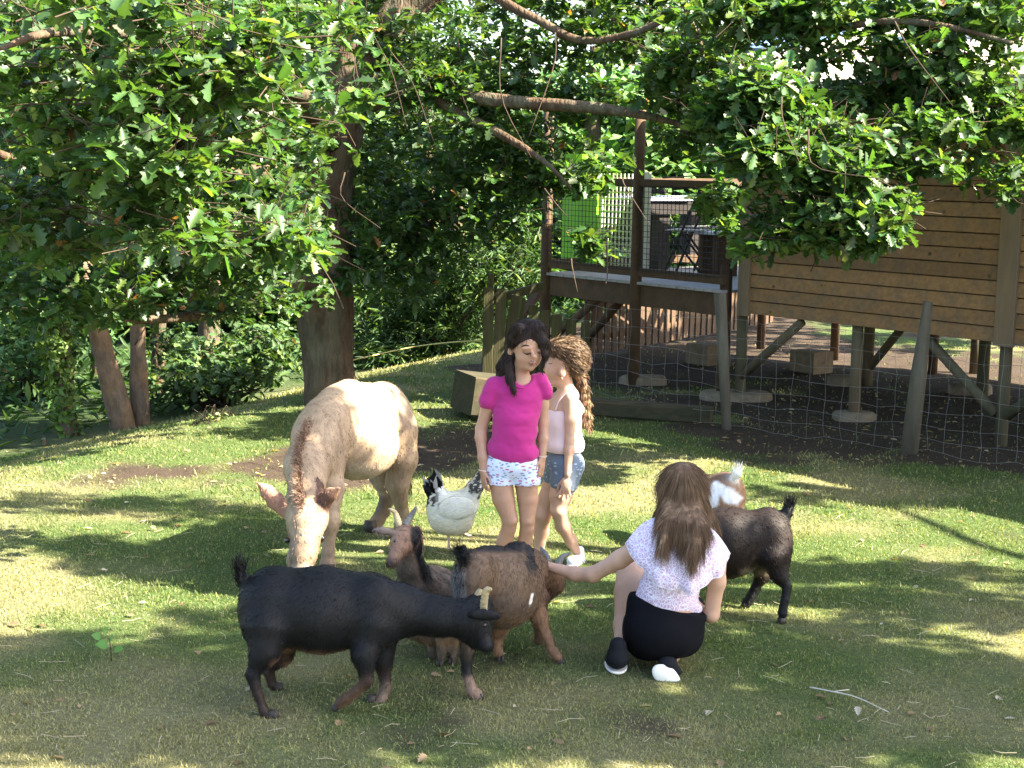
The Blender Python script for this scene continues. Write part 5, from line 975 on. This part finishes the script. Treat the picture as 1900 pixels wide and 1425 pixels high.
# ---- girl in the magenta shirt ------------------------------------------------------------
t = thing('person', G(940, 1080), 'girl in magenta shirt and watermelon print shorts looking down at the goats', 'person'); Y = 7.5
B = Body(); A = SK*.92
B.ell((980, 634, Y), (30, .088, 33), 0, .02).ell((981, 658, Y-.028), (24, .055, 27), -6, .02).cap((973, 676, Y-.03, 14), (984, 682, Y-.055, 8), .015).ell((990, 664, Y-.055), (11, .022, 9), 0, .012).ell((970, 664, Y-.045), (12, .03, 11), 0, .012)
B.cap((986, 650, Y-.082, 2.6), (990, 661, Y-.105, 4), .008).ell((991, 662, Y-.1), (5.2, .010, 3.4), 0, .005).ell((988, 673, Y-.088), (7, .011, 2.6), -6, .004, np.array([.34, .16, .12])).ell((988, 677, Y-.084), (5.5, .010, 2.4), -6, .004, np.array([.34, .16, .12]))
B.ell((978, 646, Y-.085), (11, .012, 4), -6, .008).ell((978, 652, Y-.076), (7, .012, 3.6), 0, .004, A*.7).ell((1000, 650, Y-.066), (6, .012, 3.5), 0, .004, A*.7)
B.ell((948, 651, Y), (6, .016, 10), 12, .006)
B.cap((968, 676, Y, 16), (962, 712, Y+.02, 19), .02).cap((925, 716, Y+.02, 14), (1000, 710, Y+.02, 14), .03)
B.ell((962, 745, Y+.01), (40, .075, 48), 2, .03).ell((956, 800, Y), (37, .07, 46), 0, .03).ell((951, 862, Y), (45, .085, 36), 0, .03)
B.chain([(917, 716, Y+.02, 15), (906, 752, Y+.02, 13.5), (893, 795, Y+.03, 11), (892, 812, Y+.01, 11), (896, 850, Y-.02, 9.5), (897, 874, Y-.03, 7.8)], .015)
B.chain([(1004, 712, Y+.02, 14), (1007, 750, Y+.03, 12), (1008, 785, Y+.03, 10), (1008, 815, Y+.01, 9.5), (1006, 848, Y-.01, 7.8)], .015)
hand(B, P(897, 872, Y-.03), (.05, -.15, -1), (.5, .3, .1), .118, -1, .7, A); hand(B, P(1006, 846, Y-.01), (-.02, -.12, -1), (-.6, .3, .1), .135, 1, .55, A)
B.chain([(927, 880, Y, 24), (934, 925, Y-.01, 20.5), (946, 964, Y-.02, 15)], .008).chain([(946, 966, Y-.02, 14.5), (944, 980, Y-.01, 13.5), (936, 1005, Y+.01, 14.5), (925, 1045, Y+.02, 10), (919, 1068, Y+.01, 8)], .008)
B.chain([(975, 880, Y+.01, 23), (979, 925, Y+.01, 19.5), (978, 964, Y, 14)], .008).chain([(978, 966, Y, 13.5), (978, 980, Y+.01, 13), (974, 1005, Y+.03, 14), (968, 1045, Y+.03, 9.5), (966, 1070, Y+.02, 7.5)], .008)
B.cap((919, 1074, Y+.01, 9), (915, 1084, Y-.12, 8), .015).cap((966, 1076, Y+.01, 9), (968, 1086, Y-.12, 8), .015)
V, Q = B.net(.0048); n_ = fbm(V*8, 3)[:, None]; col = B.colors(A, .003)*(.93+.14*n_); body = mk('body', V, Q, m_skin, t, col=col)
line('eyebrow', B, [(966, 645), (974, 641), (985, 643)], 7.2, 7.6, .0042, m_brow, t); line('eyelashes', B, [(970, 653), (977, 657), (986, 655)], 7.2, 7.6, .0042, m_lash, t); line('eyelashes', B, [(997, 654), (1001, 656), (1005, 653)], 7.2, 7.6, .0018, m_lash, t); line('mouth', B, [(982, 675.5), (988, 675), (994, 674)], 7.2, 7.6, .0026, m_lash, t); line('nostril', B, [(987, 666), (989, 667), (991, 666.5)], 7.2, 7.6, .0012, m_lash, t)
b = MB(); pe = B.hit(949, 660, 7.2, 7.7); b.tube([pe-FW*.004, pe-FW*.004-[0, 0, .008]], .0022, 6); b.build('earring', m_pearl, t, True)
S = Body(); S.ell((963, 742, Y+.01), (46, .088, 52), 2, .03).cap((956, 776, Y, 42), (953, 832, Y, 45), .03, flat=.9).ell((952, 838, Y), (49, .096, 26), 0, .03).cap((927, 714, Y+.02, 16.5), (1000, 708, Y+.02, 16), .03)
S.chain([(918, 717, Y+.02, 18.5), (907, 743, Y+.02, 18.5)], .015).chain([(1003, 708, Y+.02, 16.5), (1012, 728, Y+.025, 16)], .015)
S.capw(P(862, 800, Y-.2), P(908, 772, Y+.25), .05, .05, .004, op='s') if False else None
S.cut(P(950, 853, Y), (0.02, .0, -1), .006)
S.ell((971, 690, Y-.06), (24, .09, 26), 0, .006, op='s').ell((966, 690, Y+.02), (20, .05, 26), 0, .006, op='s')
S.capw(P(884, 766, Y+.02), P(916, 788, Y+.0), .060, .060, .006, op='s') if False else None
m_mag = clothmat('magenta_cotton', (.40, .024, .175)); sh = cloth('shirt', S, .004, m_mag, t, wr=.026, ws=13, stretch=(.7, .7, 1.2)); line('collar', S, [(944, 700), (951, 713), (968, 720), (985, 713), (993, 699)], 7.2, 7.7, .0035, m_mag, sh, n=16)
for (a, b_, Yq, r) in (((886, 752), (916, 764), Y+.02, .004), ((1001, 744), (1030, 732), Y+.02, .004)): pass
m_short = None
def printmat(name, base, spots, scale=34, thr=.16):
    m = clothmat(name, base); tt_ = m.node_tree; N = tt_.nodes; L = tt_.links; bs = N['Principled BSDF']; src = bs.inputs['Base Color'].links[0].from_socket
    tc = N.new('ShaderNodeTexCoord'); prev = src
    for i, (cc, th, sc_, st) in enumerate(spots):
        mp = N.new('ShaderNodeMapping'); mp.inputs['Scale'].default_value = st; mp.inputs['Rotation'].default_value = (.3*i, .5*i, .7*i); mp.inputs['Location'].default_value = (i*3.3, i*1.7, i); L.new(tc.outputs['Object'], mp.inputs[0]); v = N.new('ShaderNodeTexVoronoi'); v.inputs['Scale'].default_value = sc_; L.new(mp.outputs[0], v.inputs['Vector'])
        lt = N.new('ShaderNodeMapRange'); lt.inputs[1].default_value = th; lt.inputs[2].default_value = th+.06; lt.inputs[3].default_value = 1; lt.inputs[4].default_value = 0; L.new(v.outputs['Distance'], lt.inputs[0]); mx = N.new('ShaderNodeMix'); mx.data_type = 'RGBA'; L.new(lt.outputs[0], mx.inputs[0]); L.new(prev, mx.inputs[6]); mx.inputs[7].default_value = (*cc, 1); prev = mx.outputs[2]
    L.new(prev, bs.inputs['Base Color']); return m
m_short = printmat('watermelon_print', (.62, .68, .84), [((.50, .12, .22), .26, 36, (.8, .6, 1.9)), ((.20, .28, .42), .22, 40, (.7, .6, 1.5)), ((.30, .10, .25), .18, 44, (1, .6, 1.8))])
S = Body(); S.ell((951, 860, Y), (49, .094, 32), 0, .02).cap((929, 866, Y, 30), (928, 890, Y, 30), .02, flat=.95).cap((974, 866, Y, 28), (976, 890, Y, 29), .02, flat=.95).cut(P(950, 898, Y), (0, 0, -1), .004); cloth('shorts', S, .005, m_short, t, wr=.006, ws=18)
MB().add(*[[S_ for S_ in [[P(985, 832, 7.36), P(990, 824, 7.36), P(995, 829, 7.36), P(1000, 834, 7.36), P(993, 836, 7.36)]][0]], [(0, 1, 2, 3, 4)]]).build('shirt_print', m_white, sh) if False else None
b = Body(); b.p = S.p
SS = Body(); SS.ell((963, 742, Y+.01), (46, .088, 52), 2, .03).ell((952, 838, Y), (49, .096, 26), 0, .03)
q = [SS.hit(x, y, 7.2, 7.7)-FW*.004 for x, y in ((983, 837), (988, 829), (991, 832), (994, 827), (998, 834), (992, 838))]; MB().add(q, [(0, 1, 2, 5), (2, 3, 4, 5)]).build('print', m_white, sh)
for (x, y, Yq, rx) in ((897, 872, Y-.03, 9.5), (1006, 846, Y-.01, 9)):
    n = 20; a = np.arange(n+1)*2*math.pi/n; c = P(x, y, Yq); MB().tube(np.array([c+[math.cos(v)*rx*pxm(Yq), math.sin(v)*rx*pxm(Yq), .002*math.sin(v*2)] for v in a]), .0012, 5).build('bracelet', m_white, t, True)
HR = np.array([.022, .013, .010]); Hh = Body()
Hh.ell((979, 626, Y+.012), (36, .098, 34), 0, .02).ell((975, 640, Y+.04), (34, .078, 36), 0, .02).ell((990, 612, Y-.03), (24, .055, 18), -10, .02)
Hh.chain([(1000, 612, Y-.05, 12), (1009, 635, Y-.07, 10), (1010, 658, Y-.075, 7), (1006, 684, Y-.075, 3)], .015).chain([(962, 612, Y-.06, 13), (953, 630, Y-.045, 10), (949, 640, Y-.03, 6)], .015)
Hh.chain([(948, 655, Y+.03, 14), (938, 680, Y+.04, 15), (931, 700, Y+.04, 11), (924, 712, Y+.03, 5)], .02).chain([(944, 668, Y-.0, 10), (947, 700, Y-.05, 8), (954, 724, Y-.08, 4)], .012)
Hh.ell((982, 668, Y-.1), (24, .075, 34), 4, .012, op='s').ell((948, 652, Y-.03), (7, .035, 10), 0, .006, op='s')
def hflow(p):
    c = P(985, 604, Y); v = p-c; v[:, 2] -= .05; v /= np.linalg.norm(v, axis=1)[:, None]; return v*[.8, .5, 1]+[0, 0, -.5]
hairset(Hh, t, HR, 9000, .034, hflow, h=.005, lift=.02, width=.0025)
# ---- younger girl with the braid --------------------------------------------------------------
t = thing('person', G(1040, 1052), 'smaller girl with a braid, pale pink top and denim shorts, walking behind her companion', 'person'); Y = 7.9
B = Body(); A = SK2
B.ell((1052, 662, Y), (34, .075, 31), 0, .02).ell((1038, 682, Y), (24, .055, 28), 12, .02).ell((1024, 686, Y), (12, .04, 20), 5, .015).cap((1018, 672, Y, 5), (1010, 685, Y, 3.2), .01).ell((1014, 698, Y), (6, .018, 4), 0, .006, np.array([.5, .2, .17])).cap((1022, 708, Y, 9), (1036, 708, Y, 12), .015)
B.ell((1043, 691, Y-.068), (7, .008, 10), -8, .006).cap((1046, 700, Y+.01, 15), (1052, 728, Y+.01, 16), .02)
B.cap((1030, 742, Y+.05, 15), (1060, 735, Y-.02, 16), .03).ell((1046, 765, Y+.01), (29, .085, 40), 3, .03).ell((1046, 810, Y), (28, .08, 42), 0, .03).ell((1048, 862, Y), (32, .09, 34), 0, .03)
B.chain([(1060, 742, Y-.07, 14), (1059, 780, Y-.09, 11.5), (1057, 818, Y-.10, 9.5), (1056, 835, Y-.11, 9.5), (1053, 880, Y-.13, 7)], .015)
hand(B, P(1052, 886, Y-.13), (-.12, -.05, -1), (.15, 1, 0), .125, 1, .35, A, .25)
B.chain([(1032, 748, Y+.10, 11), (1018, 790, Y+.12, 8)], .015)
B.chain([(1040, 876, Y+.05, 28), (1022, 925, Y+.05, 23), (1008, 955, Y+.04, 16), (1004, 985, Y+.08, 14.5), (1000, 1022, Y+.08, 10), (998, 1040, Y+.08, 9)], .02)
B.chain([(1052, 876, Y-.04, 27), (1040, 920, Y-.05, 21), (1036, 946, Y-.06, 15.5), (1044, 975, Y-.03, 14.5), (1060, 1005, Y-.0, 11.5), (1071, 1026, Y+.02, 8.5)], .02)
B.cap((998, 1044, Y+.08, 8), (980, 1050, Y+.06, 8), .015)
V, Q = B.net(.005); n_ = fbm(V*8, 3)[:, None]; body = mk('body', V, Q, m_skin, t, col=B.colors(A, .003)*(.93+.14*n_))
line('eyelashes', B, [(1017, 674), (1021, 675), (1025, 674)], 7.6, 8, .0018, m_lash, t); b = MB(); pe = B.hit(1043, 700, 7.6, 8); b.tube([pe-FW*.004, pe-FW*.004-[0, 0, .01]], .0022, 6); b.build('earring', m_pearl, t, True)
m_top = clothmat('pale_pink_cotton', (.80, .60, .58)); S = Body(); S.ell((1047, 775, Y+.01), (33, .094, 36), 3, .03).cap((1047, 790, Y, 33), (1048, 822, Y, 35), .03).ell((1048, 826, Y), (36, .1, 22), 0, .03)
S.cap((1062, 735, Y-.02, 5), (1074, 760, Y+.0, 12), .012).cut(P(1048, 838, Y), (0, 0, -1), .006).ell((1058, 756, Y-.12), (15, .075, 30), 0, .006, op='s')
cloth('top', S, .005, m_top, t, wr=.010, ws=9); m_pk = M('pink_print', (.7, .12, .25), .8)
MB().tube(spline(np.array([B.hit(x, y, 7.6, 8.1)-FW*.003 for x, y in ((1030, 762), (1037, 745), (1046, 734), (1056, 728))]), 12), .004, 6).build('strap', m_top, t, True)
for dx in (0, 2.5): MB().tube([B.hit(1018+dx, 775, 7.6, 8)-FW*.022, B.hit(1020+dx, 785, 7.6, 8)-FW*.022], .004, 5).build('print', m_pk, t, True)
m_den = printmat('faded_denim', (.12, .155, .20), [((.34, .40, .48), .24, 30, (1, .7, 2.2)), ((.20, .17, .15), .16, 40, (1, 1, 1))]); S = Body(); S.ell((1048, 860, Y), (36, .1, 30), 0, .02).cap((1042, 866, Y+.05, 31), (1033, 896, Y+.05, 29), .02).cap((1053, 866, Y-.04, 31), (1047, 894, Y-.05, 28), .02).cut(P(1040, 903, Y), (-.25, 0, -1), .004)
cloth('shorts', S, .005, m_den, t, wr=.006, ws=18)
m_sneak = M('white_canvas', (.72, .74, .80), .7); m_sole = M('white_sole', (.74, .70, .62), .7, .12, 20)
def shoe(toe, heel, Yt, Yh, r, up, m, msole, parent, solex=1.0):
    b = Body(); b.cap((*heel, Yh, r*1.05), (*toe, Yt, r*.92), .01).capw(P(*heel, Yh), P(*heel, Yh)+np.asarray(up)*.05, r*.95*pxm(Yh), r*.8*pxm(Yh), .012)
    V, Q = b.net(.0045); o = mk('shoe', V, Q, m, parent); dn = np.array([0, 0, -1.]); 
    a = P(*heel, Yh); c = P(*toe, Yt); q = Body(); q.capw(a-np.asarray(up)*r*.55*pxm(Yh), c-np.asarray(up)*r*.55*pxm(Yt), r*1.08*pxm(Yh), r*1.0*pxm(Yt), .004)
    pt = (a+c)/2-np.asarray(up)*r*.35*pxm(Yh); q.cut(pt, up, .003); q.cut(pt-np.asarray(up)*r*.75*pxm(Yh), -np.asarray(up, float), .003); V, Q = q.net(.0045); mk('sole', V, Q, msole, o); return o
shoe((1060, 1041), (1076, 1038), Y-.06, Y+.03, 9.5, (0, 0, 1.), m_sneak, m_sole, t)
HR2 = np.array([.085, .052, .030]); Hh = Body(); Hh.ell((1056, 656, Y), (36, .083, 31), 8, .02).ell((1066, 668, Y+.01), (27, .078, 30), 0, .02).ell((1034, 648, Y), (20, .07, 18), 20, .02)
Hh.ell((1026, 690, Y-.03), (19, .12, 26), 0, .01, op='s').ell((1043, 692, Y-.075), (8, .03, 11), 0, .006, op='s')
for i, (x, y, r) in enumerate([(1074, 695, 12), (1083, 708, 10), (1081, 722, 9.5), (1087, 735, 9), (1084, 748, 8.5), (1088, 760, 8), (1085, 772, 9.5), (1091, 783, 9), (1090, 793, 5)]):
    Hh.ell((x+(-3 if i % 2 else 3), y, Y+.01), (r, .026, r*.95), 35 if i % 2 else -35, .006)
def hflow(p):
    px_, py_ = pix(p); v = np.stack([np.where(py_ < 700, 1., .1), 0*px_, np.where(py_ < 700, -.35, -1.)], 1); return v
hairset(Hh, t, HR2, 6500, .035, hflow, h=.005, hi=np.array([.22, .14, .075]), wave=.12, lift=.12)
# ---- crouching girl -------------------------------------------------------------------------
t = thing('person', G(1200, 1262), 'crouching girl seen from behind in lilac lace top and black shorts stroking a goat', 'person'); Y = 6.2
B = Body(); A = SK2*.95
B.ell((1268, 905, Y+.10), (36, .09, 42), 0, .02).ell((1250, 925, Y+.13), (26, .08, 34), 0, .02).cap((1228, 925, Y+.17, 5), (1224, 932, Y+.18, 4), .01).cap((1262, 945, Y+.07, 21), (1258, 992, Y+.02, 24), .03)
B.cap((1205, 1006, Y, 22), (1318, 1022, Y, 22), .04).ell((1255, 1045, Y+.0), (56, .09, 62), 4, .04).ell((1240, 1105, Y-.0), (54, .09, 56), 4, .04).ell((1228, 1165, Y+.0), (66, .14, 54), 6, .05)
B.chain([(1194, 1010, Y, 21), (1150, 1038, Y+.06, 17.5), (1100, 1066, Y+.12, 15), (1068, 1065, Y+.17, 14), (1022, 1052, Y+.22, 9.8)], .02)
hand(B, P(1020, 1051, Y+.22), P(985, 1027, Y+.26)-P(1020, 1051, Y+.22), (-.3, .1, -1), .135, 1, .30, A, .10)
B.chain([(1330, 1032, Y, 20), (1330, 1080, Y-.0, 17), (1320, 1140, Y+.02, 15), (1305, 1138, Y+.12, 14), (1285, 1120, Y+.24, 10)], .02)
hand(B, P(1283, 1118, Y+.25), (-.4, .8, .3), (0, -.3, -1), .14, -1, .5, A)
B.chain([(1195, 1165, Y+.05, 40), (1180, 1100, Y+.24, 32), (1168, 1045, Y+.38, 24)], .03).ell((1166, 1040, Y+.39), (24, .06, 22), 0, .02).chain([(1167, 1045, Y+.37, 22), (1160, 1100, Y+.24, 21), (1152, 1160, Y+.10, 14.5), (1149, 1200, Y+.04, 11.5)], .02)
B.chain([(1262, 1165, Y+.05, 44), (1272, 1130, Y+.30, 34), (1278, 1120, Y+.45, 24)], .03).chain([(1278, 1125, Y+.45, 24), (1262, 1190, Y+.22, 20), (1245, 1225, Y+.02, 13)], .02)
V, Q = B.net(.0052); n_ = fbm(V*8, 3)[:, None]; body = mk('body', V, Q, m_skin, t, col=B.colors(A, .003)*(.93+.14*n_))
def lacemat():
    m = clothmat('lilac_lace', (.50, .33, .47)); tt_ = m.node_tree; N = tt_.nodes; L = tt_.links; bs = N['Principled BSDF']; src = bs.inputs['Base Color'].links[0].from_socket; tc = N.new('ShaderNodeTexCoord'); prev = src
    nz = N.new('ShaderNodeTexNoise'); nz.inputs['Scale'].default_value = 14; L.new(tc.outputs['Object'], nz.inputs['Vector']); ad = N.new('ShaderNodeVectorMath'); ad.operation = 'MULTIPLY_ADD'; ad.inputs[1].default_value = (.05, .05, .05); L.new(nz.outputs['Color'], ad.inputs[0]); L.new(tc.outputs['Object'], ad.inputs[2])
    for sc_, th, st in ((70, .09, (1, .8, 1)), (95, .06, (1.5, .8, .6))):
        mp = N.new('ShaderNodeMapping'); mp.inputs['Scale'].default_value = st; mp.inputs['Rotation'].default_value = (.2, .7*(sc_ > 50), .4); L.new(ad.outputs[0], mp.inputs[0]); v = N.new('ShaderNodeTexVoronoi'); v.feature = 'DISTANCE_TO_EDGE'; v.inputs['Scale'].default_value = sc_; L.new(mp.outputs[0], v.inputs['Vector'])
        lt = N.new('ShaderNodeMapRange'); lt.inputs[1].default_value = th*.5; lt.inputs[2].default_value = th; lt.inputs[3].default_value = .9; lt.inputs[4].default_value = 0; L.new(v.outputs['Distance'], lt.inputs[0]); mx = N.new('ShaderNodeMix'); mx.data_type = 'RGBA'; L.new(lt.outputs[0], mx.inputs[0]); L.new(prev, mx.inputs[6]); mx.inputs[7].default_value = (.80, .76, .86, 1); prev = mx.outputs[2]
    L.new(prev, bs.inputs['Base Color']); return m
m_lace = lacemat(); S = Body(); S.ell((1255, 1048, Y), (60, .10, 62), 4, .03).ell((1240, 1100, Y), (58, .098, 60), 4, .03).cap((1190, 1110, Y, 10), (1295, 1130, Y, 10), .04)
S.cut(P(1238, 1166, Y), nrm((-.25, .1, -1)), .006); cloth('top', S, .0055, m_lace, t, wr=.012, ws=9, sd=8)
# ruffle: a flounce hanging from the wide neckline, folded
m_hem = clothmat('lace_edge', (.72, .66, .76))
def ruffle():
    n, k = 150, 9; V = []; c = P(1258, 1010, Y+.015)
    for i in range(n+1):
        a = -math.pi*1.03+i/n*(2*math.pi+.19); ca, sa = math.cos(a), math.sin(a)
        for j in range(k):
            q = j/(k-1); wv = (math.sin(a*9+1.1)+.5*math.sin(a*17+.4))*.5; ab = abs(ca)
            rx = (.070+q*(.112+.028*ab)); ry = .085+q*.115+.026*wv*q; z0 = .092; dz = -q**1.6*(.235-.125*ab**2.5)-.014*wv*q
            V.append(c+[ca*rx*1.0+.004*q*wv, sa*ry, z0+dz-.010*ca+.016*ab*math.sin(math.pi*q)])
    F = [(i*k+j, (i+1)*k+j, (i+1)*k+j+1, i*k+j+1) for i in range(n) for j in range(k-1)]; o = mk('ruffle', V, F, m_lace, t); HEM = np.array(V).reshape(n+1, k, 3)[:, -1]; MB().tube(HEM, .0035, 5, False).build('hem', m_hem, o, True); md = o.modifiers.new('thickness', 'SOLIDIFY'); md.thickness = .003; return o
ruffle()
m_blk = M('black_cloth', (.005, .005, .007), .9, .1, 9, .001, 200, spec=.1); S = Body(); S.ell((1228, 1166, Y), (74, .15, 60), 8, .03).cap((1196, 1116, Y-.0, 36), (1276, 1136, Y-.0, 38), .05).cap((1200, 1180, Y+.04, 46), (1182, 1115, Y+.22, 38), .03).cap((1262, 1175, Y+.05, 46), (1272, 1135, Y+.28, 40), .03).cut(P(1238, 1120, Y), nrm((.27, -.0, 1)), .006)
cloth('shorts', S, .006, m_blk, t, wr=.010, ws=9)
m_bs = M('black_canvas', (.009, .010, .013), .85, .1, 9, .001, 200, spec=.15); shoe((1140, 1226), (1146, 1220), Y+.10, Y-.08, 20, (0, 0, 1.), m_bs, m_sole, t)
# right foot up on its toes, sole towards the camera
up2 = nrm((0, .75, .62)); q = Body(); ax0 = P(1250, 1254, Y-.02); ax1 = P(1226, 1230, Y-.16)
ft = Body(); ft.cap((1252, 1256, Y-.0, 17), (1238, 1232, Y-.10, 17), .01).cap((1240, 1225, Y-.06, 15), (1246, 1212, Y+.0, 14), .02); V, Q = ft.net(.0045); o = mk('shoe', V, Q, m_bs, t)
sl_ = Body(); sl_.ell((1235, 1254, Y-.13), (29, .014, 19), 35, .01).ell((1248, 1262, Y-.12), (15, .014, 13), 35, .01); V, Q = sl_.net(.004); mk('sole', V, Q, m_sole, o)
HR3 = np.array([.115, .068, .038]); Hh = Body(); Hh.ell((1267, 897, Y+.09), (40, .095, 40), 0, .02).ell((1267, 925, Y+.06), (39, .11, 58), 0, .03).chain([(1265, 905, Y+.07, 36), (1267, 950, Y+.01, 34), (1268, 985, Y-.09, 25), (1276, 1008, Y-.15, 10)], .03, flat=.8)
Hh.chain([(1245, 945, Y+.0, 22), (1241, 975, Y-.10, 17), (1229, 1008, Y-.165, 7)], .02, flat=.7).chain([(1285, 950, Y-.02, 24), (1294, 985, Y-.12, 20), (1290, 1015, Y-.175, 13), (1284, 1040, Y-.20, 4)], .02, flat=.7).chain([(1265, 950, Y-.02, 24), (1270, 980, Y-.11, 18), (1276, 1006, Y-.16, 9)], .02, flat=.7)
Hh.chain([(1300, 930, Y+.08, 16), (1316, 965, Y+.08, 13), (1326, 1000, Y+.03, 6)], .02).chain([(1238, 925, Y+.09, 16), (1226, 955, Y+.09, 12), (1214, 975, Y+.05, 4)], .02)
Hh.ell((1222, 935, Y+.19), (14, .06, 26), 0, .01, op='s')
def hflow(p):
    px_, py_ = pix(p); v = np.stack([(px_-1266)/60.*.8*smooth(1000, 880, py_)-.05, 0*px_-.1, -1+0*px_], 1); return v
hairset(Hh, t, HR3, 22000, .10, hflow, h=.0055, wob=.004, hi=np.array([.21, .135, .078]), width=.0016, lift=.005, segs=5, droop=.7, cj=.16)
